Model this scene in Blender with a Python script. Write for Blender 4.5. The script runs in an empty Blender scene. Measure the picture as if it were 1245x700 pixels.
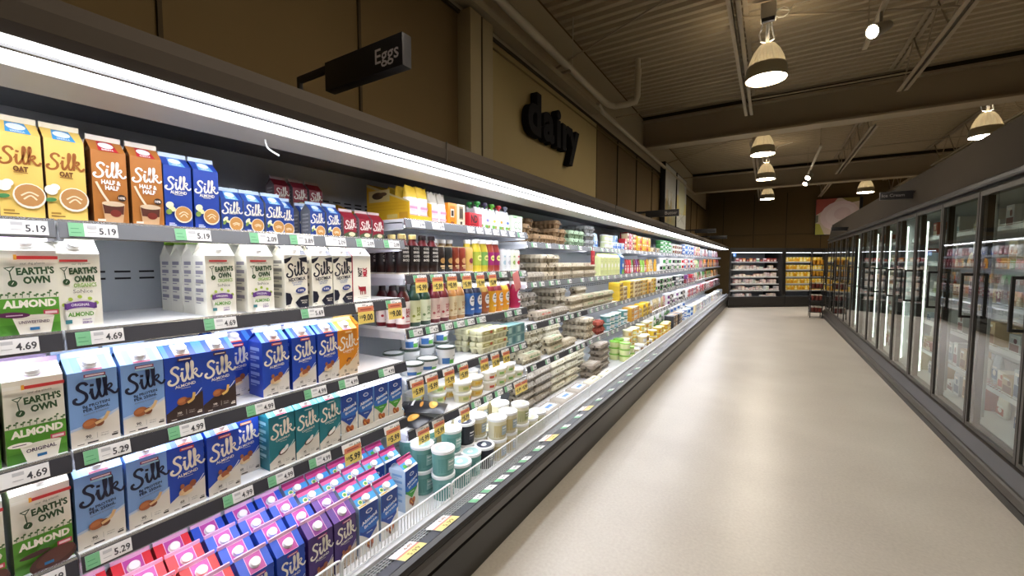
import bpy, bmesh, math, random
from mathutils import Vector, Matrix
random.seed(7)
SC = bpy.context.scene
COL = SC.collection
PI = math.pi

# ------------------------------------------------------------------ camera, world, exposure
CAM_H = 1.5
cam = bpy.data.objects.new('camera', bpy.data.cameras.new('camera'))
COL.objects.link(cam)
cam.location = (0, 0, CAM_H)
cam.rotation_euler = (math.radians(90 - 3.626), 0, math.radians(31.70))
cam.data.sensor_width = 36
cam.data.lens = 505 / 1245 * 36
cam.data.clip_start = 0.02
cam.data.clip_end = 100
SC.camera = cam
W = bpy.data.worlds.new('store')
SC.world = W
W.use_nodes = True
W.node_tree.nodes['Background'].inputs[0].default_value = (1.0, 0.86, 0.66, 1)
W.node_tree.nodes['Background'].inputs[1].default_value = 0.05
SC.view_settings.view_transform = 'Standard'
SC.view_settings.look = 'None'
SC.view_settings.gamma = 1
SC.view_settings.use_curve_mapping = False
SC.view_settings.exposure = 0.0
E_CANOPY, E_SHELF, E_LAMP, E_FREEZER, E_BACK, E_TRACK = 12.0, 14.0, 130.0, 4.0, 4.5, 40.0
E_BULB = 16.0

# ------------------------------------------------------------------ materials
def lin(h):
    if isinstance(h, str):
        h = h.lstrip('#')
        if len(h) == 3: h = ''.join(c * 2 for c in h)
        c = [int(h[i:i + 2], 16) / 255 for i in (0, 2, 4)]
    else:
        c = h
    return [v / 12.92 if v <= 0.04045 else ((v + 0.055) / 1.055) ** 2.4 for v in c] + [1]
_M = {}
def mat(h, rough=0.45, metal=0.0, emit=0.0, noise=0.0, scale=30.0, bump=0.0, coat=0.0):
    k = (h, rough, metal, emit, noise, scale, bump, coat)
    if k in _M:
        return _M[k]
    m = bpy.data.materials.new('paint_' + str(h).lstrip('#'))
    m.use_nodes = True
    nt = m.node_tree
    b = nt.nodes['Principled BSDF']
    b.inputs['Base Color'].default_value = lin(h)
    b.inputs['Roughness'].default_value = rough
    b.inputs['Metallic'].default_value = metal
    b.inputs['Coat Weight'].default_value = coat
    if rough >= .8:
        b.inputs['Specular IOR Level'].default_value = .12
    if emit:
        b.inputs['Emission Color'].default_value = lin(h)
        b.inputs['Emission Strength'].default_value = emit
    if noise or bump:
        tc = nt.nodes.new('ShaderNodeTexCoord')
        n = nt.nodes.new('ShaderNodeTexNoise')
        n.inputs['Scale'].default_value = scale
        n.inputs['Detail'].default_value = 4
        nt.links.new(tc.outputs['Object'], n.inputs['Vector'])
        if noise:
            mx = nt.nodes.new('ShaderNodeMix')
            mx.data_type = 'RGBA'
            c = lin(h)
            mx.inputs[6].default_value = [v * (1 - noise) for v in c[:3]] + [1]
            mx.inputs[7].default_value = [min(1, v * (1 + noise)) for v in c[:3]] + [1]
            nt.links.new(n.outputs['Fac'], mx.inputs[0])
            nt.links.new(mx.outputs[2], b.inputs['Base Color'])
        if bump:
            bp = nt.nodes.new('ShaderNodeBump')
            bp.inputs['Strength'].default_value = bump
            bp.inputs['Distance'].default_value = 0.004
            nt.links.new(n.outputs['Fac'], bp.inputs['Height'])
            nt.links.new(bp.outputs['Normal'], b.inputs['Normal'])
    _M[k] = m
    return m
def glass_mat(tint='#f2fbf8', ior=1.5, rough=0.0):
    k = ('glass', tint, ior, rough)
    if k in _M:
        return _M[k]
    m = bpy.data.materials.new('clear_glass')
    m.use_nodes = True
    nt = m.node_tree
    nt.nodes.clear()
    o = nt.nodes.new('ShaderNodeOutputMaterial')
    mx = nt.nodes.new('ShaderNodeMixShader')
    lw = nt.nodes.new('ShaderNodeLayerWeight')
    lw.inputs['Blend'].default_value = .5
    def mth(op, x, y):
        n = nt.nodes.new('ShaderNodeMath'); n.operation = op
        for i, v in enumerate((x, y)):
            if isinstance(v, (int, float)): n.inputs[i].default_value = v
            else: nt.links.new(v, n.inputs[i])
        return n.outputs[0]
    F = mth('ADD', mth('MULTIPLY', mth('POWER', lw.outputs['Facing'], 5.0), .96), .04)   # Schlick, both faces of the pane
    fac = mth('DIVIDE', mth('MULTIPLY', F, 2.0), mth('ADD', F, 1.0))
    t = nt.nodes.new('ShaderNodeBsdfTransparent')
    t.inputs['Color'].default_value = lin(tint)
    g = nt.nodes.new('ShaderNodeBsdfGlossy')
    g.inputs['Roughness'].default_value = rough
    nt.links.new(fac, mx.inputs[0])
    nt.links.new(t.outputs[0], mx.inputs[1])
    nt.links.new(g.outputs[0], mx.inputs[2])
    nt.links.new(mx.outputs[0], o.inputs['Surface'])
    _M[k] = m
    return m
def paper(h): return mat(h, 0.42)
def plastic(h): return mat(h, 0.3)
BLACK = mat('#17161a', 0.4)
WHITE_STEEL = mat('#e8eaee', 0.35)
RAIL = mat('#34343b', 0.4)
CHROME = mat('#c9cace', 0.25, 0.8)

# ------------------------------------------------------------------ mesh builder
_G = {}
def glyphs(s, bold):
    k = (s, bold)
    if k not in _G:
        c = bpy.data.curves.new('t', 'FONT')
        c.body = s
        c.resolution_u = 2
        c.offset = bold
        c.align_x = 'CENTER'
        o = bpy.data.objects.new('t', c)
        COL.objects.link(o)
        dg = bpy.context.evaluated_depsgraph_get()
        me = bpy.data.meshes.new_from_object(o.evaluated_get(dg), depsgraph=dg)
        vs = [v.co.copy() for v in me.vertices]
        fs = [tuple(p.vertices) for p in me.polygons]
        bpy.data.objects.remove(o)
        bpy.data.curves.remove(c)
        bpy.data.meshes.remove(me)
        xs = [v.x for v in vs]
        x0, x1 = min(xs), max(xs)
        _G[k] = ([(v.x - (x0 + x1) / 2, v.y) for v in vs], fs, x1 - x0)
    return _G[k]

def catmull(p, n=6):
    out = []
    q = [p[0]] + list(p) + [p[-1]]
    for i in range(1, len(q) - 2):
        a, b, c, d = (Vector(v) for v in q[i - 1:i + 3])
        for k in range(n):
            t = k / n
            out.append(0.5 * ((2 * b) + (c - a) * t + (2 * a - 5 * b + 4 * c - d) * t * t + (3 * b - a - 3 * c + d) * t ** 3))
    out.append(Vector(p[-1]))
    return out
SCRIPT = [
    ([(0.80, 0.98), (0.72, 1.12), (0.52, 1.16), (0.33, 1.03), (0.32, 0.84), (0.47, 0.66), (0.62, 0.46), (0.62, 0.22), (0.45, 0.03), (0.16, -0.03), (-0.04, 0.10), (-0.02, 0.27), (0.10, 0.31)], .15),
    ([(0.80, 0.40), (0.94, 0.64)], .05), ([(0.98, 0.66), (0.93, 0.30), (0.95, 0.08), (1.05, 0.02), (1.20, 0.20)], .14),
    ([(1.04, 0.86), (1.06, 0.92)], .17),
    ([(1.20, 0.20), (1.40, 0.62), (1.52, 1.02), (1.50, 1.24), (1.42, 1.20), (1.36, 0.80), (1.33, 0.30), (1.36, 0.06), (1.46, 0.03), (1.58, 0.16)], .12),
    ([(1.58, 0.16), (1.74, 0.62), (1.86, 1.06), (1.84, 1.27), (1.76, 1.20), (1.70, 0.70), (1.66, 0.02)], .12),
    ([(1.68, 0.34), (1.84, 0.60), (2.02, 0.68), (2.06, 0.54), (1.92, 0.42), (1.76, 0.38)], .10),
    ([(1.78, 0.40), (1.94, 0.22), (2.08, 0.03), (2.24, 0.04), (2.36, 0.18)], .13)]

class MB:
    def __init__(s):
        s.v, s.f, s.m, s.mats = [], [], [], []
    def mi(s, m):
        if isinstance(m, str):
            m = paper(m)
        if m not in s.mats:
            s.mats.append(m)
        return s.mats.index(m)
    def face(s, pts, m):
        n = len(s.v)
        s.v += [tuple(p) for p in pts]
        s.f.append(tuple(range(n, n + len(pts))))
        s.m.append(s.mi(m))
    def mesh(s, vs, fs, m):
        n = len(s.v)
        s.v += [tuple(p) for p in vs]
        k = s.mi(m)
        for f in fs:
            s.f.append(tuple(i + n for i in f))
            s.m.append(k)
        return s
    def box(s, x0, x1, y0, y1, z0, z1, m):
        vs = [(x, y, z) for x in (x0, x1) for y in (y0, y1) for z in (z0, z1)]
        return s.mesh(vs, [(0, 1, 3, 2), (4, 6, 7, 5), (0, 4, 5, 1), (2, 3, 7, 6), (0, 2, 6, 4), (1, 5, 7, 3)], m)
    def bbox(s, x0, x1, y0, y1, z0, z1, m, b=0.004):        # bevelled box
        x0, x1 = min(x0, x1), max(x0, x1)
        bm = bmesh.new()
        bmesh.ops.create_cube(bm, size=1)
        for v in bm.verts:
            v.co = ((x0 + x1) / 2 + v.co.x * (x1 - x0), (y0 + y1) / 2 + v.co.y * (y1 - y0), (z0 + z1) / 2 + v.co.z * (z1 - z0))
        bmesh.ops.bevel(bm, geom=bm.edges[:], offset=b, segments=2, affect='EDGES', profile=.6)
        bm.verts.index_update()
        s.mesh([v.co for v in bm.verts], [[v.index for v in f.verts] for f in bm.faces], m)
        bm.free()
        return s
    def prism(s, prof, y0, y1, m, cap=True, mats=None, axis='y'):  # closed (x,z) profile extruded along y
        n = len(prof)
        P = (lambda a, b, t: (a, t, b)) if axis == 'y' else ((lambda a, b, t: (t, a, b)) if axis == 'x' else (lambda a, b, t: (a, b, t)))
        vs = [P(a, b, y0) for a, b in prof] + [P(a, b, y1) for a, b in prof]
        for i in range(n):
            j = (i + 1) % n
            s.mesh([vs[i], vs[j], vs[n + j], vs[n + i]], [(0, 1, 2, 3)], mats[i] if mats else m)
        if cap:
            s.face(vs[:n], m)
            s.face(vs[n:][::-1], m)
        return s
    def tube(s, pts, r, m, n=6, closed=False):
        pts = [Vector(p) for p in pts]
        rings = []
        for i, p in enumerate(pts):
            a = pts[max(i - 1, 0)]
            b = pts[min(i + 1, len(pts) - 1)]
            d = (b - a).normalized()
            u = d.orthogonal().normalized() if i == 0 else (pu - d * pu.dot(d)).normalized()
            pu = u
            w = d.cross(u)
            rings.append([p + (u * math.cos(2 * PI * k / n) + w * math.sin(2 * PI * k / n)) * r for k in range(n)])
        vs = [v for q in rings for v in q]
        fs = [(i * n + k, i * n + (k + 1) % n, (i + 1) * n + (k + 1) % n, (i + 1) * n + k) for i in range(len(pts) - 1) for k in range(n)]
        fs += [tuple(range(n))[::-1], tuple(range((len(pts) - 1) * n, len(pts) * n))]
        return s.mesh(vs, fs, m)
    def lathe(s, prof, m=None, n=16, mats=None, c=(0, 0, 0), rot=None, cap=True):
        base = len(s.v)
        for r, z in prof:
            for k in range(n):
                p = Vector((r * math.cos(2 * PI * k / n), r * math.sin(2 * PI * k / n), z))
                if rot:
                    p = rot @ p
                s.v.append(tuple(p + Vector(c)))
        for i in range(len(prof) - 1):
            q = s.mi(mats[i] if mats else m)
            for k in range(n):
                s.f.append((base + i * n + k, base + i * n + (k + 1) % n, base + (i + 1) * n + (k + 1) % n, base + (i + 1) * n + k))
                s.m.append(q)
        for i, rev in ((0, True), (len(prof) - 1, False)):
            if cap and prof[i][0] > 1e-5:
                q = tuple(base + i * n + k for k in range(n))
                s.f.append(q[::-1] if rev else q)
                s.m.append(s.mi((mats[min(i, len(mats) - 1)]) if mats else m))
        return s
    def build(s, name):
        me = bpy.data.meshes.new(name)
        me.from_pydata(s.v, [], s.f)
        for m in s.mats:
            me.materials.append(m)
        me.polygons.foreach_set('material_index', s.m)
        me.polygons.foreach_set('use_smooth', [True] * len(s.f))
        me.set_sharp_from_angle(angle=math.radians(38))
        me.update()
        return me

# ------------------------------------------------------------------ print on a face: u to the right, v up, L = layer
class Frame:
    def __init__(s, O, U, V, eps=0.0003, curve=None):
        s.O, s.U, s.V = Vector(O), Vector(U), Vector(V)
        s.N = s.U.cross(s.V).normalized()
        s.eps, s.curve, s.L = eps, curve, 0
        s.asp = s.V.length / s.U.length
    def p(s, u, v):
        if s.curve:
            return s.curve(u, v, s.eps * s.L)
        return s.O + s.U * u + s.V * v + s.N * s.eps * s.L
def face_frame(w, h, d, u0=0.0, z0=0.0):   # front face at x = d/2, seen from +x
    return Frame((d / 2, -w / 2, z0), (0, w, 0), (0, 0, h))
def cyl_frame(rf, h, ang, z0=0.0):         # wrapped on a round wall, centred on +x
    W_ = rf(0.5) * ang
    f = Frame((0, -W_ / 2, z0), (0, W_, 0), (0, 0, h), 0.0006)
    def cv(u, v, e):
        a = (u - 0.5) * ang
        r = rf(v) + e
        return Vector((r * math.cos(a), r * math.sin(a), z0 + v * h))
    f.curve = cv
    return f
class Art:
    def __init__(s, mb, fr):
        s.mb, s.fr = mb, fr
    def poly(s, pts, c):
        s.fr.L += 1
        s.mb.face([s.fr.p(*q) for q in pts], c)
        return s
    def cols(s, us, lo, hi, c):
        s.fr.L += 1
        for a, b in zip(us[:-1], us[1:]):
            s.mb.face([s.fr.p(a, lo(a)), s.fr.p(b, lo(b)), s.fr.p(b, hi(b)), s.fr.p(a, hi(a))], c)
        return s
    def rect(s, u0, v0, u1, v1, c):
        if not s.fr.curve:
            return s.poly([(u0, v0), (u1, v0), (u1, v1), (u0, v1)], c)
        n = 8
        return s.cols([u0 + (u1 - u0) * k / n for k in range(n + 1)], lambda u: v0, lambda u: v1, c)
    def ell(s, cu, cv, ru, c, rv=None, rot=0, n=18):
        if rv is None:
            rv = ru / s.fr.asp
        if not s.fr.curve:
            a = math.radians(rot)
            pts = []
            for k in range(n):
                x, y = ru * math.cos(2 * PI * k / n), rv * s.fr.asp * math.sin(2 * PI * k / n)
                pts.append((cu + x * math.cos(a) - y * math.sin(a), cv + (x * math.sin(a) + y * math.cos(a)) / s.fr.asp))
            return s.poly(pts, c)
        us = [cu - ru * math.cos(PI * k / 8) for k in range(9)]
        g = lambda u: rv * math.sqrt(max(0, 1 - ((u - cu) / ru) ** 2))
        return s.cols(us, lambda u: cv - g(u), lambda u: cv + g(u), c)
    def text(s, t, cu, cv, width, c, bold=0.0, height=None, rot=0, flip=False):
        vs, fs, w = glyphs(t, bold)
        s.fr.L += 1
        k = width / w
        ky = (height / 0.73) if height else k / s.fr.asp
        a = math.radians(rot)
        out = []
        for x, y in vs:
            X, Y = x * k, (y - 0.36) * ky * s.fr.asp
            out.append(s.fr.p(cu + X * math.cos(a) - Y * math.sin(a), cv + (X * math.sin(a) + Y * math.cos(a)) / s.fr.asp))
        s.mb.mesh(out, fs, c)
        return s
    def ribbon(s, pts, w, c, n=6):        # pts in (u, v*asp) square units
        s.fr.L += 1
        q = catmull([(a, b) for a, b in pts], n) if len(pts) > 2 else [Vector(p) for p in pts]
        L, R = [], []
        for i, p in enumerate(q):
            d = (q[min(i + 1, len(q) - 1)] - q[max(i - 1, 0)]).normalized()
            nn = Vector((-d.y, d.x)) * w / 2
            if i == 0: p = p - d * w * .25
            if i == len(q) - 1: p = p + d * w * .25
            L.append(p + nn)
            R.append(p - nn)
        P = [s.fr.p(a.x, a.y / s.fr.asp) for a in L] + [s.fr.p(a.x, a.y / s.fr.asp) for a in R]
        m = len(q)
        s.mb.mesh(P, [(i, m + i, m + i + 1, i + 1) for i in range(m - 1)], c)
        return s
    def script(s, cu, cv, width, c, tilt=6, thick=1.0):
        k = width / 2.45
        a = math.radians(tilt)
        for pts, w in SCRIPT:
            P = [((x - 1.16) * k, (y - 0.58) * k * 1.2) for x, y in pts]
            P = [(cu + x * math.cos(a) - y * math.sin(a), cv * s.fr.asp + x * math.sin(a) + y * math.cos(a)) for x, y in P]
            s.ribbon(P, w * k * thick * 1.22, c)
        return s
    def lines(s, u0, u1, v, n, dv, c, h=0.008):
        for i in range(n):
            s.rect(u0, v - i * dv, u1 - (u1 - u0) * .25 * (i % 3), v - i * dv + h, c)
        return s

# ------------------------------------------------------------------ scene objects
LABELS = []
def link(name, me, parent=None, loc=(0, 0, 0), rz=0):
    o = bpy.data.objects.new(name, me)
    COL.objects.link(o)
    o.location = loc
    o.rotation_euler = (0, 0, rz)
    if parent:
        o.parent = parent
    return o
def structure(name, mb):
    o = link(name, mb.build(name))
    o['kind'] = 'structure'
    return o
class Kind:
    """one kind of thing: a name, a category and its part meshes (part, mesh, [(sub-part, mesh)])"""
    def __init__(s, name, cat, parts):
        s.name, s.cat, s.parts = name, cat, [(p[0], p[1].build(p[0]) if isinstance(p[1], MB) else p[1], [(q[0], q[1].build(q[0])) for q in (p[2] if len(p) > 2 else [])]) for p in parts]
def put(k, x, y, z, desc, place, group=None, rz=0.0, sort=None):
    z += 0.0006
    if len(k.parts) == 1 and not k.parts[0][2]:
        o = link(k.name, k.parts[0][1], None, (x, y, z), rz)
    else:
        o = link(k.name, None, None, (x, y, z), rz)
        o.empty_display_size = .05
        for n, me, sub in k.parts:
            c = link(n, me, o)
            for n2, m2 in sub:
                link(n2, m2, c)
    o['category'] = k.cat
    LABELS.append((o, desc, place, sort if sort is not None else (y, z)))
    if group:
        o['group'] = group
    return o
def thing(name, cat, label, parts, loc=(0, 0, 0), rz=0, group=None):
    k = Kind(name, cat, parts)
    o = put(k, loc[0], loc[1], loc[2] - 0.0006, label, None, group, rz)
    return o
ONES = 'first second third fourth fifth sixth seventh eighth ninth tenth eleventh twelfth thirteenth fourteenth fifteenth sixteenth seventeenth eighteenth nineteenth'.split()
TENS = ['', '', 'twent', 'thirt', 'fort', 'fift', 'sixt', 'sevent', 'eight', 'ninet']
def ordinal(i):
    if i <= 19: return ONES[i - 1]
    if i > 99: return ('hundred and ' + ordinal(i - 100)) if i > 100 else 'hundredth'
    return TENS[i // 10] + ('ieth' if i % 10 == 0 else 'y-' + ONES[i % 10 - 1])
def finish_labels():
    by = {}
    for o, d, p, s in LABELS:
        by.setdefault((d, p), []).append((s, o))
    for (d, p), l in by.items():
        l.sort(key=lambda t: t[0])
        for i, (s, o) in enumerate(l):
            if len(l) == 1:
                o['label'] = d + (', ' + p if p else '')
            elif len(l) == 2:
                o['label'] = ('left ' if i == 0 else 'right ') + d + ' of two' + (', ' + p if p else '')
            else:
                o['label'] = ordinal(i + 1) + ' ' + d + ' from left' + (', ' + p if p else '')

# ================================================================== THE ROOM
XW = -2.15          # left wall
YB = 18.6           # back wall
CEIL = 4.25
def floor_material():
    m = bpy.data.materials.new('polished_vinyl_floor')
    m.use_nodes = True
    nt = m.node_tree
    b = nt.nodes['Principled BSDF']
    tc = nt.nodes.new('ShaderNodeTexCoord')
    n1 = nt.nodes.new('ShaderNodeTexNoise'); n1.inputs['Scale'].default_value = 1.3; n1.inputs['Detail'].default_value = 6
    n2 = nt.nodes.new('ShaderNodeTexNoise'); n2.inputs['Scale'].default_value = 60; n2.inputs['Detail'].default_value = 3
    for n in (n1, n2):
        nt.links.new(tc.outputs['Object'], n.inputs['Vector'])
    r = nt.nodes.new('ShaderNodeValToRGB')
    r.color_ramp.elements[0].position = .3; r.color_ramp.elements[0].color = lin('#bab2a7')
    r.color_ramp.elements[1].position = .75; r.color_ramp.elements[1].color = lin('#cac3b8')
    nt.links.new(n1.outputs['Fac'], r.inputs[0])
    mx = nt.nodes.new('ShaderNodeMix'); mx.data_type = 'RGBA'; mx.blend_type = 'OVERLAY'
    mx.inputs[0].default_value = .18
    nt.links.new(r.outputs[0], mx.inputs[6]); nt.links.new(n2.outputs['Fac'], mx.inputs[7])
    nt.links.new(mx.outputs[2], b.inputs['Base Color'])
    mr = nt.nodes.new('ShaderNodeMapRange')
    mr.inputs['To Min'].default_value = .30; mr.inputs['To Max'].default_value = .36
    nt.links.new(n1.outputs['Fac'], mr.inputs['Value']); nt.links.new(mr.outputs[0], b.inputs['Roughness'])
    return m
def room():
    fl = MB(); fl.box(-2.6, 9, -4, YB + .3, -.1, 0, floor_material())
    structure('floor', fl)
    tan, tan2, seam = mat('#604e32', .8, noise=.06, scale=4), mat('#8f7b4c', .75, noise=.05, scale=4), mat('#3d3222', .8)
    w = MB()
    w.box(XW - .3, XW, -4, YB, 0, CEIL, tan)
    w.box(XW, XW + .012, 2.98, 5.74, 2.0, 3.46, tan2)                         # yellower panel behind the lettering, local lamplight painted into its lighter colour
    w.box(XW, XW + .01, -4, YB - 1, 3.46, CEIL - .04, mat('#a5977c', .7))
    w.box(XW + .01, XW + .03, -4, YB - 1, 3.44, 3.465, seam)
    w.box(XW + .01, XW + .025, 2.98, YB - 1.6, 3.37, 3.38, mat('#6d5c3c', .8))
    for y in (-1.2, -.2, .74, 1.72, 5.75, 6.72, 7.85, 9.05, 10.6, 11.8, 13.0, 14.2, 15.4):
        w.box(XW, XW + .016, y - .008, y + .008, 2.0, 3.44, seam)
    structure('wall_left', w)
    p = MB()
    p.bbox(XW, XW + .13, 2.66, 2.97, 2.1, 3.46, mat('#8a7a58', .75), .006)
    p.box(XW + .131, XW + .135, 2.80, 2.815, 2.1, 3.45, seam)
    structure('trim_1', p)
    b = MB()
    b.box(-2.5, 9.3, YB, YB + .3, 0, CEIL, tan)
    for x in (-1.6, -.55, .5, 1.55, 2.6, 3.65):
        b.box(x - .01, x + .01, YB - .012, YB, 1.9, CEIL - .2, seam)
    b.box(-2.1, 9, YB - .03, YB, 2.5, 2.54, mat('#57482f', .8))
    structure('wall_back', b)
    r = MB(); r.box(9, 9.3, -4, YB, 0, CEIL, mat('#8d8069', .8)); structure('wall_right', r)
    q = MB(); q.box(-2.5, 9.3, -4.3, -4, 0, CEIL, mat('#8d8069', .8)); structure('wall_front', q)
    # corrugated deck, flutes run across the aisle
    deck = mat('#9a8a6e', .6, noise=.05, scale=2)
    c = MB()
    prof, y, pit = [], -4.2, .15
    while y < YB + .3:
        prof += [(y, CEIL), (y + .055, CEIL), (y + .075, CEIL + .04), (y + .13, CEIL + .04)]
        y += pit
    prof += [(y, CEIL + .1), (-4.2, CEIL + .1)]
    c.prism(prof, XW - .3, 9.3, deck, axis='x')
    structure('ceiling', c)
    # steel
    st, st2 = mat('#8e7f66', .55), mat('#9d8e74', .5)
    for i, (yb, zb) in enumerate(((8.3, 3.65), (14.4, 3.65))):
        g = MB()
        g.box(XW, 9, yb - .14, yb + .14, zb, zb + .03, st2)
        g.box(XW, 9, yb - .012, yb + .012, zb + .03, CEIL - .12, st)
        g.box(XW, 9, yb - .14, yb + .14, CEIL - .12, CEIL - .09, st)
        g.box(XW, 9, yb - .05, yb + .05, CEIL - .09, CEIL, mat('#3f372a', .8))
        structure('beam', g)
    for xj in (-.34, 1.42, 3.2, 5.0, 6.8):
        for y0, y1 in ((-3.8, 8.05), (8.6, 14.15), (14.65, YB)):
            g = MB()
            e = .55
            for s in (-1, 1):
                g.box(xj + s * .012, xj + s * .055, y0 + e, y1 - e, 3.745, 3.755, st2)
                g.box(xj + s * .012, xj + s * .018, y0 + e, y1 - e, 3.745, 3.79, st2)
                g.box(xj + s * .012, xj + s * .055, y0, y1, CEIL - .03, CEIL - .02, st)
            n = int((y1 - y0 - 2 * e) / .42)
            for k in range(n):
                a = y0 + e + (y1 - y0 - 2 * e) * k / n
                b_ = y0 + e + (y1 - y0 - 2 * e) * (k + 1) / n
                zz = (3.76, CEIL - .03) if k % 2 else (CEIL - .03, 3.76)
                g.tube([(xj, a, zz[0]), (xj, b_, zz[1])], .009, st, 5)
            structure('roof_joist', g)
    for y0, x0, x1, z0, z1 in ((4.3, XW, -.34, 3.62, 4.2), (5.4, -.34, 1.42, 4.2, 3.78), (6.9, -.34, 1.42, 3.78, 3.78), (6.6, XW, -.34, 3.78, 3.78), (5.0, 1.42, 3.2, 3.78, 3.78), (11.0, -.34, 3.2, 3.8, 3.8), (12.4, XW, 1.42, 3.8, 3.8), (10.2, XW, -.34, 3.75, 4.2)):
        g = MB(); g.tube([(x0, y0, z0), (x1, y0 + .02, z1)], .011, st, 6)
        structure('bridging_rod', g)
    # pipes along the left wall
    wp = mat('#b3a78e', .45)
    g = MB()
    pts = [(-1.97, -3.9, 3.66), (-1.97, 5.55, 3.66), (-1.955, 5.72, 3.66), (-1.90, 5.80, 3.66), (-1.72, 5.82, 3.66), (-1.62, 5.84, 3.68), (-1.60, 5.84, 3.75), (-1.60, 5.84, 4.02)]
    g.tube(pts, .04, wp, 10)
    g.lathe([(.048, 0), (.048, .1)], wp, 10, c=(-1.60, 5.84, 4.0))
    g.tube([(-1.60, 5.84, 4.1), (-1.60, 5.84, 4.24)], .034, wp, 10)
    for y in (1.5, 3.0, 4.5):
        g.tube([(-1.97, y, 3.7), (-1.97, y, CEIL)], .006, wp, 5)
    t = thing('sprinkler_pipe', 'pipe', 'pale painted pipe along the wall top bending up near the lettering', [('pipe', g)])
    g = MB()
    g.tube([(-2.04, 5.5, 3.62), (-2.04, 5.7, 3.58), (-2.03, 14, 3.58)], .032, wp, 8)
    thing('conduit', 'pipe', 'thin pale pipe running on along the wall beyond the bend', [('pipe', g)])
    # linear cove fixture above the lettering
    g = MB(); g2 = MB()
    g.prism([(-2.12, 3.50), (-2.00, 3.50), (-2.00, 3.56), (-2.06, 3.58), (-2.12, 3.58)], -1, 5.5, mat('#8f8268', .55))
    for y in (4.35,):
        g2.bbox(-2.11, -1.93, y - .02, y + .02, 3.585, 3.605, st, .003)
    thing('wall_channel', 'channel', 'long beige metal channel fixed along the wall top under the pipe', [('housing', g), ('bracket', g2)])
room()

# ------------------------------------------------------------------ lamps
def acrylic(h):
    m = bpy.data.materials.new('ribbed_acrylic'); m.use_nodes = True
    nt = m.node_tree; nt.nodes.clear()
    o = nt.nodes.new('ShaderNodeOutputMaterial'); mx = nt.nodes.new('ShaderNodeMixShader'); mx.inputs[0].default_value = .012
    d = nt.nodes.new('ShaderNodeBsdfDiffuse'); t = nt.nodes.new('ShaderNodeBsdfTranslucent')
    for q in (d, t): q.inputs[0].default_value = lin(h)
    nt.links.new(d.outputs[0], mx.inputs[1]); nt.links.new(t.outputs[0], mx.inputs[2]); nt.links.new(mx.outputs[0], o.inputs['Surface'])
    return m
def dome_lamp():
    h = MB()
    h.bbox(-.07, .07, -.06, .06, .60, .76, mat('#b9b2a2', .4), .01)
    h.bbox(-.06, .06, -.063, -.02, .565, .605, BLACK, .004)
    k = MB()
    k.tube([(-.05, 0, .57), (-.075, 0, .47), (-.06, 0, .40), (0, 0, .37), (.06, 0, .40), (.04, 0, .50), (.03, 0, .57)], .008, mat('#d9d7d2', .3, .6), 6)
    k.lathe([(.02, .36), (.02, .56)], mat('#9a968c', .4), 8)
    sh = MB()
    prof = [(.05, .36), (.075, .345), (.115, .29), (.15, .21), (.172, .13)]
    m1, m2 = acrylic('#cfc4a8'), mat('#8f8468', .4)
    n = 36
    for i in range(len(prof) - 1):
        (r0, z0), (r1, z1) = prof[i], prof[i + 1]
        for j in range(n):
            f = lambda r, q: r * (1 + (.03 if q % 2 else -.02))
            a, b = 2 * PI * j / n, 2 * PI * (j + 1) / n
            A, B = f(r0, j), f(r0, j + 1)
            C, D = f(r1, j), f(r1, j + 1)
            sh.face([(C * math.cos(a), C * math.sin(a), z1), (D * math.cos(b), D * math.sin(b), z1), (B * math.cos(b), B * math.sin(b), z0), (A * math.cos(a), A * math.sin(a), z0)], m1)
    sh.lathe([(.172, .14), (.185, .12), (.192, .01), (.186, 0)], m2, 36, cap=False)
    d = MB()
    d.lathe([(.186, .012), (.12, -.004), (0, -.012)], mat('#fff3e0', .5, emit=E_LAMP), 32)
    cord = MB()
    q = [(.07, .02, .70)] + [(.12 + .06 * math.cos(t), .03, .66 + .05 * math.sin(t)) for t in [k * .7 for k in range(9)]] + [(.22, .1, .74), (.5, .3, .84)]
    cord.tube(q, .005, mat('#ded8c8', .5), 5)
    return Kind('pendant_lamp', 'lamp', [('ballast_box', h), ('hook', k), ('shade', sh), ('diffuser', d), ('cord', cord)])
DL = dome_lamp()
spots = [((-.09, 5.21), 'nearest ribbed dome ceiling lamp hanging over the aisle'), ((-.16, 8.75), 'ribbed dome ceiling lamp just behind the near steel beam'),
         ((-.13, 11.4), 'ribbed dome ceiling lamp in front of the far beam'), ((-.11, 15.0), 'farthest small dome ceiling lamp above the aisle end'),
         ((2.2, 15.0), 'dome ceiling lamp above the far right beside the pink picture'), ((2.75, 9.3), 'dome ceiling lamp mostly hidden above the right freezer top')]
def lamp_at(x, y, l):
    o = put(DL, x, y, 3.4, l, None, 'dome ceiling lamps')
    L = bpy.data.lights.new('lamp_bulb', 'POINT'); L.energy = E_BULB; L.color = (1, .86, .66); L.shadow_soft_size = .02
    q = bpy.data.objects.new('lamp_bulb', L); COL.objects.link(q); q.location = (0, 0, .335); q.parent = o     # the bulb's light escaping through the open dome top
for (x, y), l in spots:
    lamp_at(x, y, l)
for x, y in ((2.75, 3.6), (5.6, 3.6), (5.6, 9.3), (5.6, 15.0), (-.1, 1.2), (2.75, -1.5)):   # the rest of the store's lamp grid, out of frame
    lamp_at(x, y, 'dome ceiling lamp further along the store')

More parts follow.
